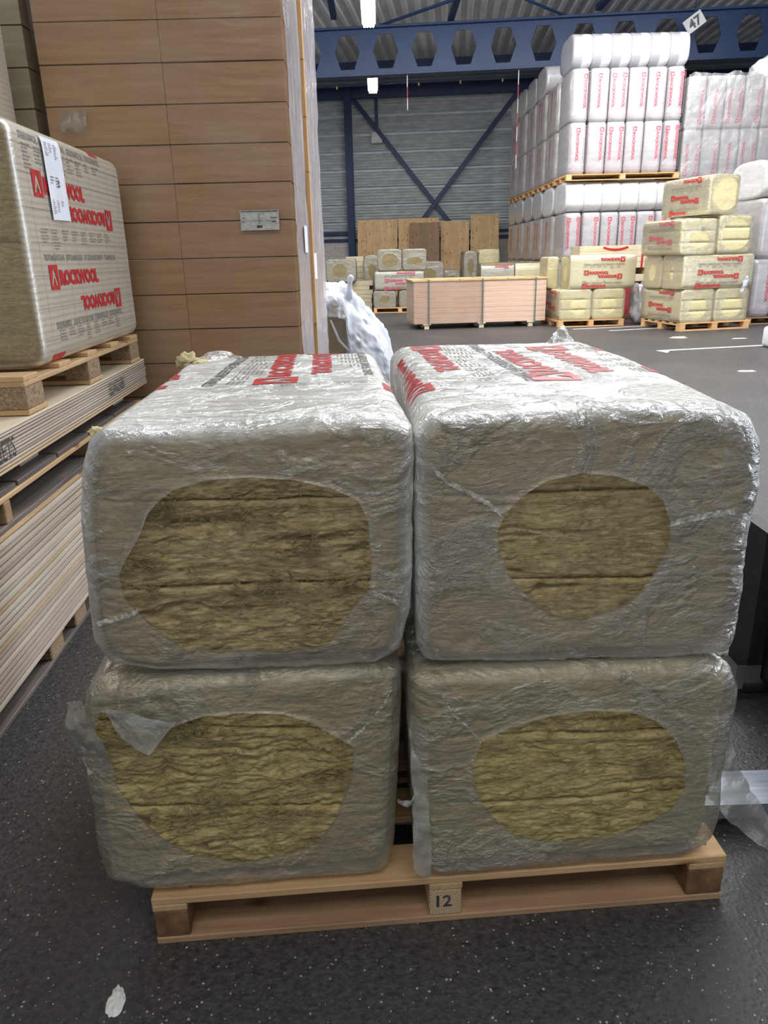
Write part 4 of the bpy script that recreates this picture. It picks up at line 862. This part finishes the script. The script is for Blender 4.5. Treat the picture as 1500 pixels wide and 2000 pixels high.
# label on the tower and two small ones on the side
def lab(x0, x1, z0, z1, y, seed, label):
    o = empty('label_sheet', (x0, y, z0), 0, label, 'label'); G = []
    nx, nz = 14, 8
    for j in range(nz+1):
        for i in range(nx+1): G.append(((x1-x0)*i/nx, -.002-.0025*abs(math.sin(i*1.3+j*.7+seed)), (z1-z0)*j/nz))
    put('sheet', G, [(j*(nx+1)+i, j*(nx+1)+i+1, (j+1)*(nx+1)+i+1, (j+1)*(nx+1)+i) for j in range(nz) for i in range(nx)], 'label_grey', o)
    w_, h_ = x1-x0, z1-z0; rs = [(.02*w_, .92*h_, .98*w_, .96*h_), (.05*w_, .48*h_, .95*w_, .49*h_), (.48*w_, .3*h_, .49*w_, .86*h_), (.04*w_, .6*h_, .12*w_, .63*h_), (.04*w_, .4*h_, .1*w_, .43*h_), (.78*w_, .6*h_, .95*w_, .63*h_), (.8*w_, .4*h_, .92*w_, .44*h_), (.42*w_, .12*h_, .56*w_, .24*h_)]
    printflat('small_print', [rects2d(rs)], 'ink', lambda a, b: (a, -.0058, b), o)
lab(-.679, -.487, 1.468, 1.561, 3.978, 1, 'crumpled white label on the front of the brown tower')
tag(box('label_tag', -.398, -.396, 4.33, 4.50, 1.36, 1.50, 'paper', None, 0), 'small white tag on the side film left of the batten', 'label')
tag(box('label_tag', -.408, -.406, 5.0, 5.22, 1.20, 1.36, 'paper', None, 0), 'small white tag on the side film right of the batten', 'label')

# ------------------------------------------------------------------ white film heap
pallet((-1.25, 6.9, 0), 0, 1.0, 1.2, .12, 'pallet under the bale wrapped in white film', ('pine_far', 'pine_far', 'block'), .1)
plain_bale('insulation_bale', (-.90, 7.0, .1205), 0, .60, 1.1, .70, 'olive bale peeping out under the white film heap', 'wool_grey', 'film_grey', ellipse(.3, .35, .02, .02), seed=6, N=96)
nx, ny = 110, 70; G = np.zeros((ny+1, nx+1, 3))
for j in range(ny+1):
    for i in range(nx+1):
        u, v_ = i/nx, j/ny; x = -.95+1.12*u; y = 6.93+1.0*v_
        prof = np.interp(x, [-.95, -.5, -.40, -.30, -.22, -.12, -.02, .06, .12, .17], [1.12, 1.11, 1.10, 1.08, 1.00, .88, .74, .60, .36, .0])
        fall = np.interp(y, [6.93, 7.03, 7.2, 7.7, 7.93], [.82, .97, 1, .96, .5])
        G[j, i] = (x, y, max(.004, prof*fall))
P = G.copy(); dd = fbm(P*np.array([5, 5, 5]), 4, 3)*.09+(ridge(P*np.array([9, 6, 7])+fbm(P*5, 2, 7)[..., None]*1.5, 3, 6)-.3)*.07
G[..., 2] = np.maximum(.003, G[..., 2]+dd*np.clip(G[..., 2]*3, 0, 1)); G[..., 0] += fbm(P*6+7, 3, 12)*.05*np.linspace(0, 1, nx+1)[None, :]; G[..., 1] += fbm(P*6+3, 3, 15)*.05
V = [tuple(a) for a in G.reshape(-1, 3)]; F = [(j*(nx+1)+i, j*(nx+1)+i+1, (j+1)*(nx+1)+i+1, (j+1)*(nx+1)+i) for j in range(ny) for i in range(nx)]
# front curtain to the right of the olive bale
hp = empty('plastic_sheet', (0, 0, 0), 0, 'crumpled white translucent film draped over a bale beside the tower', 'plastic sheet')
def mk(name, G, mat='film_white', milk=.3):
    ny_, nx_ = G.shape[0]-1, G.shape[1]-1
    me = mesh(name, G.reshape(-1, 3), [(j*(nx_+1)+i, j*(nx_+1)+i+1, (j+1)*(nx_+1)+i+1, (j+1)*(nx_+1)+i) for j in range(ny_) for i in range(nx_)], mat, True)
    at = me.attributes.new('milk', 'FLOAT', 'POINT'); at.data.foreach_set('value', np.full((nx_+1)*(ny_+1), milk, np.float32)); return link(name, me, hp)
mk('sheet', G)
nu, nv = 90, 70; C = np.zeros((nv+1, nu+1, 3))
for j in range(nv+1):
    v_ = j/nv
    for i in range(nu+1):
        u = i/nu; xa = -.95+.68*min(1, v_*0+1)*0; 
        x = -.95+1.12*u; top = np.interp(x, [-.95, -.5, -.40, -.30, -.22, -.12, -.02, .06, .12, .17], [1.12, 1.11, 1.10, 1.08, 1.00, .88, .74, .60, .36, .0])*.95
        bot = np.interp(x, [-.95, -.45, -.30, -.275, -.26, .17], [.86, .84, .80, .5, .0, 0]); bot = min(bot, top)
        C[j, i] = (x+.03*(1-v_)*math.sin(u*9), 6.905+.08*max(0, 1-v_*6)-.10*math.sin(v_*math.pi*.6)*np.interp(x, [-.3, -.1, .1], [.2, 1, .6]), top+(bot-top)*v_)
P = C.copy(); C[..., 1] -= (ridge(P*np.array([9, 1, 2.2])+fbm(P*4, 3, 2)[..., None]*1.2, 3, 21)*.10+fbm(P*6, 4, 30)*.08)*np.linspace(.0, 1, nv+1)[:, None]**.5; C[..., 0] += fbm(P*5, 3, 33)*.03*(P[..., 2] > .01); C[..., 2] = np.maximum(.003, C[..., 2])
mk('sheet', C)
V, F = tube_vf([(-.27, 6.98, .98), (-.262, 6.96, 1.05), (-.255, 6.95, 1.12), (-.245, 6.95, 1.16), (-.235, 6.95, 1.178)], .03, 14, [1.1, .8, .75, 1.0, .5]); put('twisted_knot', V, F, 'film_white', hp, True)
V, F = tube_vf([(-.44, 6.88, .80), (-.40, 6.87, .70), (-.37, 6.87, .62), (-.30, 6.87, .54), (-.22, 6.87, .47)], .012, 8, [.6, 1, 1, 1, .8]); put('film_fold', V, F, 'film_white', hp, True)

# ------------------------------------------------------------------ middle distance
def fp(o, rz, a, b): return (o[0]+a*math.cos(rz)-b*math.sin(rz), o[1]+a*math.sin(rz)+b*math.cos(rz))
def bale_prints(b, side, L, H, variant=0, x=None, W=0, brown=False):
    """flat print on a long side; side 'front' (local y<0 plane) or 'left' (local x<0 plane)"""
    if side == 'front': fn = lambda a, c_: (a, -.014, c_)
    else: fn = lambda a, c_: (-.016, L-a, c_)
    k = L; hh = H; a_ = .050; w_ = .29*k; lg = 1.75
    red = brand_shapes(.21*k, .42*hh, a_, 0, 1, lg, w_)+brand_shapes(.79*k, .45*hh, a_, math.pi, 1, lg, w_)
    red += brand_shapes(.82*k, .97*hh, a_, math.pi, 1, lg, w_)+(brand_shapes(.19*k, .01*hh, a_, 0, 1, lg, w_) if variant == 0 else [])
    printflat('print', red, 'red' if not brown else 'red_dim', fn, b)
    soft = line_shapes(.2*k, .72*hh, .03, .62*k)+line_shapes(.2*k, .16*hh, .03, .6*k)+[place2d(table2d(.6*k, .08*hh, 3+variant, 6, 4), .2*k, .62*hh, 1, 1), place2d(table2d(.6*k, .06*hh, 5+variant, 6, 3), .2*k, .21*hh, 1, 1)]
    printflat('small_print', soft, 'ink_soft', fn, b)
def seal_long(name, loc, rz, W, L, H, label, **k):
    """bale whose long side faces local -y: built with the ends on local +-x"""
    b, bv_ = plain_bale(name, (0, 0, 0), 0, W, L, H, label, **k)
    Rm = Matrix.Rotation(-math.pi/2, 4, 'Z')      # ends now face -x/+x ; length along x
    for ch in b.children:
        if ch.data.users == 1: ch.data.transform(Matrix.Translation((0, W, 0)) @ Rm)
    b.location = loc; b.rotation_euler = (0, 0, rz); return b
# stack A
ra = R(3.9); A0 = (3.32, 14.15)
pallet((*A0, 0), ra, 1.25, 1.2, .125, 'orange pine pallet under the low yellow bale stack', ('pine_far', 'pine_far', 'pine_far'), .1, (.1, .1, .1))
h1 = .545
for k, lb in enumerate(('left of the two bottom bales on the low yellow stack', 'right of the two bottom bales on the low yellow stack')):
    b, _ = plain_bale('insulation_bale', (*fp(A0, ra, .01+.622*k, .01), .126), ra, .612, 1.18, h1, lb, hole=ellipse(.36 if k == 0 else .30, .26, .15, .16), nslab=3, seed=20+k)
    if k == 0: bale_prints(b, 'left', 1.18, h1, 1)
b = seal_long('insulation_bale', (*fp(A0, ra, .17, .0), .126+h1+.004), ra, .58, 1.23, .59, 'large printed yellow bale lying across the top of the low stack', nslab=1, seed=24); bale_prints(b, 'front', 1.23, .57)
plain_bale('insulation_bale', (*fp(A0, ra, -.07, .62), .126+h1+.004), ra, .22, .55, .57, 'narrow plain slab standing behind the printed bale on low stack', hole=ellipse(.11, .28, .02, .02), seed=26)
# stack B
rb_ = R(13); B0 = (5.10, 12.91)
pallet((*B0, 0), rb_, 1.36, 1.2, .14, 'bright orange pallet under the tall yellow bale stack', ('pine_far', 'pine_far', 'pine_far'), .1, (.11, .11, .11))
zb_ = .141
for k, lb in enumerate(('left of the two bottom bales on the tall yellow stack', 'right of the two bottom bales on the tall yellow stack')):
    b, _ = plain_bale('insulation_bale', (*fp(B0, rb_, -.02+.66*k, .01), zb_), rb_, .65, 1.18, .54, lb, hole=ellipse(.33, .25, .20 if k else .17, .19), nslab=3, seed=30+k)
    if k == 0: bale_prints(b, 'left', 1.18, .54, 1)
b = seal_long('insulation_bale', (*fp(B0, rb_, -.05, .0), zb_+.545), rb_, .60, 1.35, .545, 'long printed bale lying as the second layer of the tall stack', nslab=2, seed=34, film='film_far', wool='wool_far', hole=ellipse(.3, .27, .05, .12)); bale_prints(b, 'front', 1.35, .53)
b = seal_long('insulation_bale', (*fp(B0, rb_, -.05, .62), zb_+.545), rb_, .55, 1.35, .545, 'rear bale of the second layer in the tall yellow stack', nslab=1, seed=35)
for k, lb in enumerate(('film-wrapped bale marked by hand, third layer left, tall yellow stack', 'bare yellow bale at the right of the third layer')):
    b, _ = plain_bale('insulation_bale', (*fp(B0, rb_, -.15+.70*k, .0), zb_+1.092+(.02 if k else 0)), rb_, .68 if k == 0 else .64, 1.15, .56 if k == 0 else .585, lb, hole=ellipse(.34, .24, .19, .13) if k == 0 else ellipse(.33, .29, .27, .25), nslab=3, seed=36+k, milkt=.3)
    if k == 0: bale_prints(b, 'left', 1.15, .56, 1, brown=True); printflat('print', [place2d(text2d('90', .0), .36, .37, .06)], 'ink_soft', lambda a, c_: (a, -.02, c_), b)
b, _ = plain_bale('insulation_bale', (*fp(B0, rb_, .30, .0), zb_+1.715), rb_+R(4), .58, 1.2, .60, 'topmost bale of the tall yellow stack, printed side facing left', hole=ellipse(.33, .31, .25, .25), nslab=1, seed=40)
bale_prints(b, 'left', 1.2, .60)
# loose film scraps on stack B
o = empty('film_scrap', (*fp(B0, rb_, 1.05, -.03), .60), rb_, 'white torn scrap of film hanging on the tall yellow stack', 'film scrap')
ribbon('scrap', [(0, -.01, .0), (.02, -.03, .1), (.04, -.02, .2), (.09, -.02, .28)], [(.06, -.02, .02), (.10, -.04, .1), (.14, -.02, .2), (.12, -.02, .28)], 'film_white', o, 16, 8, .02, 3, 0, 14)
# white crates and red cartons between the stacks
def timber(loc, W, D, H, n, label, bands=True):
    b = empty('timber_pack', loc, R(-1), label, 'timber pack'); h_ = H/n
    for i in range(n): box('plank', rnd.uniform(-.02, .02), W+rnd.uniform(-.02, .02), 0, D, i*h_, (i+1)*h_-.004, 'pine_pale', b, .003)
    if bands:
        for x in (W*.78,): box('red_mark', x-.02, x+.02, -.004, -.001, 0, H-.03, 'red', b, 0)
        V = []; 
        for i in range(13): a = R(200+140*i/12); V += [(W*.45+.32*math.cos(a), -.004, H+.08+.14*math.sin(a)), (W*.45+.35*math.cos(a), -.004, H+.065+.17*math.sin(a))]
        put('red_mark', [v_ for v_ in V], [(2*i, 2*i+1, 2*i+3, 2*i+2) for i in range(12) if max(V[2*i][2], V[2*i+2][2], V[2*i+1][2]) < H], 'red', b)
    return b
timber((3.98, 15.55, 1.0), 1.62, .8, .43, 4, 'pale timber planks marked in red before the white packs')
sp2 = empty('spacer', (4.0, 15.6, .882), 0, 'timber blocks between the two pale plank packs', 'spacer')
for x in (.1, .75, 1.3): box('block', x, x+.12, 0, .75, 0, .116, 'pine_dark', sp2, .004)
timber((4.0, 15.55, .74), 1.6, .8, .14, 1, 'single pale plank layer below the red-marked timber', False)
for k, (x0, lb) in enumerate(((4.02, 'left red carton under the pale timber packs'), (4.83, 'right red carton with blue patch under the timber packs'))):
    c_ = empty('carton', (x0, 15.6, .0), 0, lb, 'carton'); box('body', 0, .78, 0, .75, .1, .735, 'redbox', c_, .01); box('foot', 0, .78, 0, .75, 0, .0995, 'block_dark', c_, .01); box('patch', .42, .62, -.006, -.001, .62, .73, 'bluebox', c_, 0)
def blob(name, loc, r_, mat, label, cat, seed, sub=4, amp=.35):
    bm = bmesh.new(); bmesh.ops.create_icosphere(bm, subdivisions=sub, radius=1); V = np.array([v_.co[:] for v_ in bm.verts]); F = [tuple(v_.index for v_ in f_.verts) for f_ in bm.faces]; bm.free()
    V = V*(1+fbm(V*1.6, 3, seed)*amp+(ridge(V*3, 2, seed)-.4)*.1)[:, None]*np.array(r_); V[:, 2] = np.maximum(V[:, 2], -r_[2]*.8)
    me = mesh(name, V, F, mat, True); return tag(link(name, me, None, loc), label, cat)
M['silver'] = simple('silver_bag', (.42, .40, .42), (.66, .65, .68), (4, 4, 4), .25, metal=.4, coat=.5, bmp=.7, bd=.03)
blob('plastic_bag', (5.0, 14.55, .36), (.26, .22, .42), 'silver', 'crumpled silvery plastic bag standing between the yellow stacks', 'bag', 4)
# long wrapped plywood pack
rp = R(15.5); P0 = (.655, 14.40); rp = R(4.5)
pk = empty('plywood_pack', (*P0, 0), rp, 'long shrink-wrapped pack of pinkish plywood tied with green straps', 'plywood pack')
rp_w = 2.52
for x in (.2, 1.25, 2.2): 
    for y in (.02, .45, .95): box('foot', x, x+.09, y, y+.1, .0, .075, 'pine_pale', pk, .003)
for x in (.2, 1.25, 2.2): box('bearer', x-.03, x+.12, 0, 1.1, .0755, .10, 'pine_pale', pk, .003)
z = .101
for k in range(8): box('sheet_layer', 0, rp_w, rnd.uniform(-.003, .003), 1.2, z, z+.094, 'ply_pink', pk, .002); z += .0955
box('cover_sheet', -.03, rp_w+.03, -.02, 1.22, z, z+.03, 'ply_sheet', pk, .002)
for x in (.27, 1.29, 2.30):
    box('strap', x, x+.02, -.030, -.024, .08, z+.034, 'strap', pk, 0); box('strap', x, x+.02, -.026, 1.22, z+.031, z+.034, 'strap', pk, 0)
G = np.array([[(-.01+1.35*i/40, -.012-.004*(i % 2), .10+.78*j/30) for i in range(41)] for j in range(31)], float)
G[..., 1] -= .01*fbm(G*8, 3, 4); me = mesh('film_wrap', G.reshape(-1, 3), [(j*41+i, j*41+i+1, (j+1)*41+i+1, (j+1)*41+i) for j in range(30) for i in range(40)], 'film_front', True); link('film_wrap', me, pk)
# middle stack at 19 m
rm = R(-1.0); C0 = (-.13, 19.0)
pallet((*C0, 0), rm, 1.30, 1.2, .125, 'pallet carrying the middle stack of dull bales', ('pine_far', 'pine_far', 'pine_far'), .1, (.08, .1, .1))
for k, lb in enumerate(('left bottom bale of the dull middle stack', 'right bottom bale of the dull middle stack')):
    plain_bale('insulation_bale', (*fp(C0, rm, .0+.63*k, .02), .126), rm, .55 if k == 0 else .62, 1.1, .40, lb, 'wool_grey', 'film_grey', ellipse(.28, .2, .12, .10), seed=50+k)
b = seal_long('insulation_bale', (*fp(C0, rm, .04, .0), .53), rm, .6, 1.2, .46, 'long red-printed bale in the middle of the dull stack', wool='wool_grey', film='film_grey', seed=53); bale_prints(b, 'front', 1.2, .46, brown=True)
for k, lb in enumerate(('left top bale of the dull middle stack, round opening', 'right top bale of the dull middle stack, flat oval opening')):
    plain_bale('insulation_bale', (*fp(C0, rm, .12+.605*k, .0), .995), rm, .58, 1.1, .49, lb, 'wool_grey', 'film_grey', ellipse(.30, .23, .20, .16) if k == 0 else ellipse(.29, .21, .19, .09), seed=55+k)
# board stack with a bale on it, left of the middle stack
bs = empty('board_pile', (-1.55, 19.9, 0), 0, 'pile of pale flat boards left of the dull middle stack', 'board pile')
for k in range(7): box('board', rnd.uniform(-.03, .03), 1.36+rnd.uniform(-.05, .05), 0, 1.1, .0+k*.105, .0+k*.105+.10, 'pine_pale', bs, .004)
b, _ = plain_bale('insulation_bale', (-1.32, 19.7, .737), 0, .76, 1.1, .55, 'dull bale with red print lying on the pile of pale boards', 'wool_grey', 'film_grey', ellipse(.35, .27, .18, .17), seed=60)
bs2 = empty('board_pile', (-.95, 22.3, 0), 0, 'small yellowish board pile behind the bale on the pale boards', 'board pile')
for k in range(9): box('board', rnd.uniform(-.05, .05), .58+rnd.uniform(-.06, .06), 0, .8, k*.15, k*.15+.144, 'pine_pale', bs2, .004)
far = [((-.38, 20.9, 0), .44, 1.36, 'dim bale behind the left end of the middle stack'), ((1.0, 21.2, 0), .78, 1.17, 'dull crumpled bale right of the middle stack behind plywood pack'), ((1.84, 22.0, 0), .48, .92, 'low dull bale under the third leaning plywood sheet'),
       ((2.36, 21.5, 0), .38, 1.42, 'narrow brown bale standing left of the yellowish tall bale'), ((2.78, 21.6, 0), .58, 1.45, 'tall pale bale standing before the last leaning plywood sheet')]
for k, ((x, y, z), W, H, lb) in enumerate(far):
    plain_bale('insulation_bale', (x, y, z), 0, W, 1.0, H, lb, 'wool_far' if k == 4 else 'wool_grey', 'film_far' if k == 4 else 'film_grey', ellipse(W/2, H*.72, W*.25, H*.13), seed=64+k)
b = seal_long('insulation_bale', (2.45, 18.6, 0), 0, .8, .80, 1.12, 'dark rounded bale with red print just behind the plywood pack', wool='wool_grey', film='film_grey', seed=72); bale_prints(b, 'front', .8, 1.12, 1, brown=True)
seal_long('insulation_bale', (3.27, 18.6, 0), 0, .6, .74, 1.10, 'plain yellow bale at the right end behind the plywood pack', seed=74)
# leaning plywood sheets
for k, (s0, s1, z1, y, mt, lb) in enumerate(((-.57, .79, 2.50, -1.15, 'ply_sheet', 'knotty plywood sheet leaning leftmost beside the blue column'), (.83, 2.19, 2.51, -1.15, 'ply_sheet', 'pale plywood sheet leaning behind a darker one'), (1.22, 2.22, 2.35, -1.5, 'ply_brown', 'dark brown plywood sheet leaning in the middle of the row'),
        (2.26, 3.21, 2.39, -1.15, 'ply_sheet', 'narrow knotty plywood sheet leaning right of the dark one'), (3.26, 4.20, 2.56, -1.15, 'ply_sheet', 'tallest plywood sheet leaning at the right of the row'))):
    tilt = math.atan2(.42, z1); L_ = math.hypot(.42, z1)
    p_ = onwall((s0+s1)/2, y, z1/2+.01); tag(link('plywood_sheet', boxmesh('plywood_sheet', (s1-s0, .018, L_), mt, .002), None, p_, (-tilt, 0, YAW)), lb, 'plywood sheet')

# ------------------------------------------------------------------ white pack stacks at the right
def soft_box(name, W, D, H, mat, px, py, seed=0, amp=.01, axis='z'):
    """rounded column: cross-section a superellipse around the given axis, ends slightly tucked in"""
    bm = bmesh.new(); bmesh.ops.create_cube(bm, size=2); bmesh.ops.subdivide_edges(bm, edges=bm.edges[:], cuts=9, use_grid_fill=True)
    V = np.array([v_.co[:] for v_ in bm.verts]); F = [tuple(v_.index for v_ in f_.verts) for f_ in bm.faces]; bm.free()
    V = np.sin(V*math.pi/2*.999)*.35+V*.65
    a, b, c_ = (0, 1, 2) if axis == 'z' else (1, 2, 0)
    m_ = np.maximum(np.abs(V[:, a]), np.abs(V[:, b])); r_ = (np.abs(V[:, a])**px+np.abs(V[:, b])**px)**(1/px); k = np.where(r_ > 1e-6, m_/np.maximum(r_, 1e-6), 1)
    V[:, a] *= k; V[:, b] *= k; t = 1-.05*np.abs(V[:, c_])**py; V[:, a] *= t; V[:, b] *= t
    half = np.array([W/2, D/2, H/2]); V = V*half
    V = V+np.sign(V)*amp*fbm(V*np.array([6, 5, 4]), 3, seed)[:, None]; V = np.clip(V, -half, half); V[:, 2] += H/2
    return mesh(name, V, F, mat, True)
BW, BD, PHH = .395, 1.18, .995
body = soft_box('body', BW-.010, BD, PHH, 'pack_white', 12, 24, 3, .006); body_end = soft_box('body', BW-.008, BD, PHH, 'pack_white', 5, 24, 3, .006); body_dull = soft_box('body', BW-.004, BD, PHH, 'pack_dull', 8, 20, 5, .014)
cap_w = soft_box('body', BW+.004, BD+.02, .632, 'cap_white', 3.6, 30, 7, .012, 'x'); cap_g = soft_box('body', BW+.004, BD+.02, .68, 'cap_grey', 3.2, 30, 9, .010, 'x'); cap_d = soft_box('body', BW, BD+.02, .632, 'pack_shade', 3.4, 20, 11, .02, 'x')
dull = body_dull
def pack_print(var, H=PHH, flip=False):
    sh, pk_ = [], []
    def v(x, s_=1.0): # vertical brand reading downward, square at the top
        ls = .088*s_; t = text2d(BRAND, .055, 1); k = .54/t[0][:, 0].max()
        if not flip: return [place2d(logo2d(), x, H*.90, ls, ls, -PH), place2d(t, x+.012, H*.90-ls*1.2, k, .058*s_, -PH)]
        return [place2d(logo2d(), x+ls, H*.10, ls, ls, PH), place2d(t, x+ls*.9, H*.10+ls*1.2, k, .058*s_, PH)]
    xs = {0: (-.05,), 1: (-.15, .06), 2: (.05,)}[var]
    for x in xs: sh += v(x)
    lines = [(-.17, H*.93, .17, H*.935), (-.16, H*.075, .16, H*.08), (-.185, H*.1, -.182, H*.9), (.165, H*.1, .168, H*.9)]
    return sh, lines
def proto_pack(var, side, dull=False, flip=False):
    sh, lines = pack_print(var, flip=flip)
    fr = (lambda a, c_: (a, -BD/2-.002, c_)) if side == 'front' else (lambda a, c_: (-BW/2-.002, -a*1.2, c_))
    V, F = join2d(sh); r_ = mesh('print', [fr(a[0], a[1]) for a in V], F, 'red_dim')
    V, F = rects2d(lines); l_ = mesh('print_lines', [fr(a[0], a[1]) for a in V], F, 'pink')
    V, F = table2d(.33, .10, 7+var, 5, 6); t_ = mesh('small_print', [fr(a[0]-.165, a[1]+.105) for a in V], F, 'pink')
    return r_, l_, t_
PP = {(v_, s_, fl_): proto_pack(v_, s_, s_ == 'left' or fl_, fl_) for v_ in (0, 1, 2) for s_ in ('front', 'left') for fl_ in (False, True)}
def pack(x, y, z, label, group, kind='body', var=0, side='front', rz=0, flip=False):
    o = empty('insulation_pack', (x+BW/2, y+BD/2, z), rz, label, 'pack', group)
    me = {'body': body, 'end': body_end, 'dull': body_dull, 'cap_w': cap_w, 'cap_g': cap_g, 'cap_d': cap_d}[kind]; link('body', me, o)
    if kind in ('body', 'dull', 'end'):
        r_, l_, t_ = PP[(var, side, flip)]; link('print', r_, o)['kind'] = 'stuff'; link('print_lines', l_, o)['kind'] = 'stuff'
        if side == 'front': link('small_print', t_, o)['kind'] = 'stuff'
    return o
ORD = ['first', 'second', 'third', 'fourth', 'fifth', 'sixth']
SX, SY = 4.08, 17.3
pallet((SX, SY, 0), 0, 2.38, 1.2, .13, 'pallet under the lower tier of white packs', ('pine_far', 'pine_far', 'pine_far'), .1, (.12, .12, .12))
pallet((SX-.02, SY-.03, 2.764), 0, 2.42, 1.2, .12, 'orange-ended pallet between the two tiers of tall white packs', ('pine_far', 'pine_far', 'pine_far'), .1, (.12, .12, .12))
for i in range(6):
    x = SX+.003+i*BW; kd = 'end' if i in (0, 5) else 'body'
    pack(x, SY, .132, f'{ORD[i]} white pack from the left, bottom row of the lower tier', 'white packs in the front stack', kd, (i*2+1) % 3)
    pack(x, SY, 1.13, f'{ORD[i]} white pack from the left, printed row below the plain caps', 'white packs in the front stack', kd, (i+1) % 3)
    pack(x, SY-.01, 2.128, f'{ORD[i]} plain white cap pack from the left under the orange pallet', 'plain white cap packs of the lower tier', 'cap_w')
    pack(x, SY, 2.887, f'{ORD[i]} white pack from the left, row on the orange pallet', 'white packs in the front stack', kd, (i*2) % 3)
    pack(x, SY, 3.884, f'{ORD[i]} white pack from the left, row below the striped caps', 'white packs in the front stack', kd, (i+2) % 3)
    pack(x, SY-.01, 4.881, f'{ORD[i]} grey-striped cap pack from the left, top of the tall stack', 'striped cap packs on the tall stack', 'cap_g')
# receding stacks
for c_ in range(5):
    yy = SY+1.26*(c_+1); xo = SX-.01+rnd.uniform(-.02, .02)
    cn = ['first', 'second', 'third', 'fourth', 'fifth'][c_]
    pallet((xo, yy, 0), 0, 1.2, 1.2, .13, f'pallet under the {cn} stack receding behind the tall white packs', ('pine_far', 'pine_far', 'pine_far'), .1, (.12, .12, .12))
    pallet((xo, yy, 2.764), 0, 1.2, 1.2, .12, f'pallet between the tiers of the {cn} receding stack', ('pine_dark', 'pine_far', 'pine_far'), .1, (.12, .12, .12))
    for i in range(2):
        wh = ('outer', 'inner')[i]; x = xo+.003+i*BW
        for z, kd, rn in ((.132, 'dull', 'bottom row'), (1.13, 'dull', 'second row'), (2.128, 'cap_w' if c_ == 0 and i == 0 else 'cap_d', 'rounded third row'), (2.887, 'dull', 'fourth row'), (3.884, 'dull', 'fifth row'), (4.881, 'cap_d', 'rounded top row')):
            if z > 4.5 and c_ in (0,): continue
            pack(x, yy, z, f'{wh} greyish pack of the {cn} receding stack, {rn}', 'greyish packs in the receding stacks', kd, (c_+i) % 3, 'left')
# right hand stack, slightly lower
TX = SX+2.42
pallet((TX, SY, 0), 0, 2.0, 1.2, .13, 'pallet under the stack of dull packs right of the tall one', ('pine_far', 'pine_far', 'pine_far'), .1, (.12, .12, .12))
pallet((TX, SY, 2.572), 0, 2.0, 1.2, .125, 'pallet between the tiers of the right dull stack', ('pine_far', 'pine_far', 'pine_far'), .1, (.12, .12, .12))
for i in range(5):
    x = TX+.003+i*BW
    for z, kd, rn in ((.132, 'body', 'bottom row'), (1.13, 'body', 'second row'), (2.128, 'cap_w', 'plain third row')):
        o = pack(x, SY, z, f'{ORD[i]} pack from the left in the right stack, {rn}', 'packs in the right stack', kd, i % 3)
        if kd == 'cap_w':
            for ch in o.children: ch.scale = (1, 1, .7)
    pack(x, SY, 2.70, f'{ORD[i]} upside-down printed pack from the left, upper tier of right stack', 'packs in the right stack', 'body', (i+1) % 3, 'front', 0, True)
    pack(x, SY, 3.697, f'{ORD[i]} upside-down printed pack from the left, top of right stack', 'packs in the right stack', 'body', (i+2) % 3, 'front', 0, True)
# shrink film over the right stack's upper tier, torn upper edge
o = empty('shrink_hood', (TX-.03, SY-.03, 2.62), 0, 'grey shrink film with torn top edge over the right stack', 'film')
nx, nz = 60, 40; G = np.array([[(2.03*i/nx, -.02, 2.08*j/nz) for i in range(nx+1)] for j in range(nz+1)], float)
G[..., 1] -= .03*fbm(G*4, 3, 7)+.012; G[-1, :, 2] += .10*np.abs(fbm(G[-1]*5, 3, 3))+.02*np.arange(nx+1)/nx; G[-2, :, 2] += .02
me = mesh('sheet', G.reshape(-1, 3), [(j*(nx+1)+i, j*(nx+1)+i+1, (j+1)*(nx+1)+i+1, (j+1)*(nx+1)+i) for j in range(nz) for i in range(nx)], 'film_pack', True); link('sheet', me, o)
o = blob('plastic_bag', (TX+1.75, SY+.35, 4.82), (.36, .3, .22), 'cap_white', 'bright bunched film on top of the right stack', 'film', 14)
# nearest right stack, cut by the frame
NX_, NY_ = 6.62, 13.8
pallet((NX_, NY_, 0), R(4), 1.25, 1.2, .13, 'pallet of the nearest white packs at the right edge', ('pine_dark', 'pine_far', 'pine_far'), .1, (.12, .12, .12))
for i in range(3):
    for z, kd, rn in ((.132, 'body', 'bottom row'), (1.13, 'body', 'middle row'), (2.128, 'cap_w', 'rounded top row')):
        x, y = fp((NX_, NY_), R(4), .005+i*BW, 0)
        o = pack(x, y, z, f'{ORD[i]} pack of the nearest stack at the right edge, {rn}', 'packs cut by the right edge', kd, (i+2) % 3, 'front', R(4));
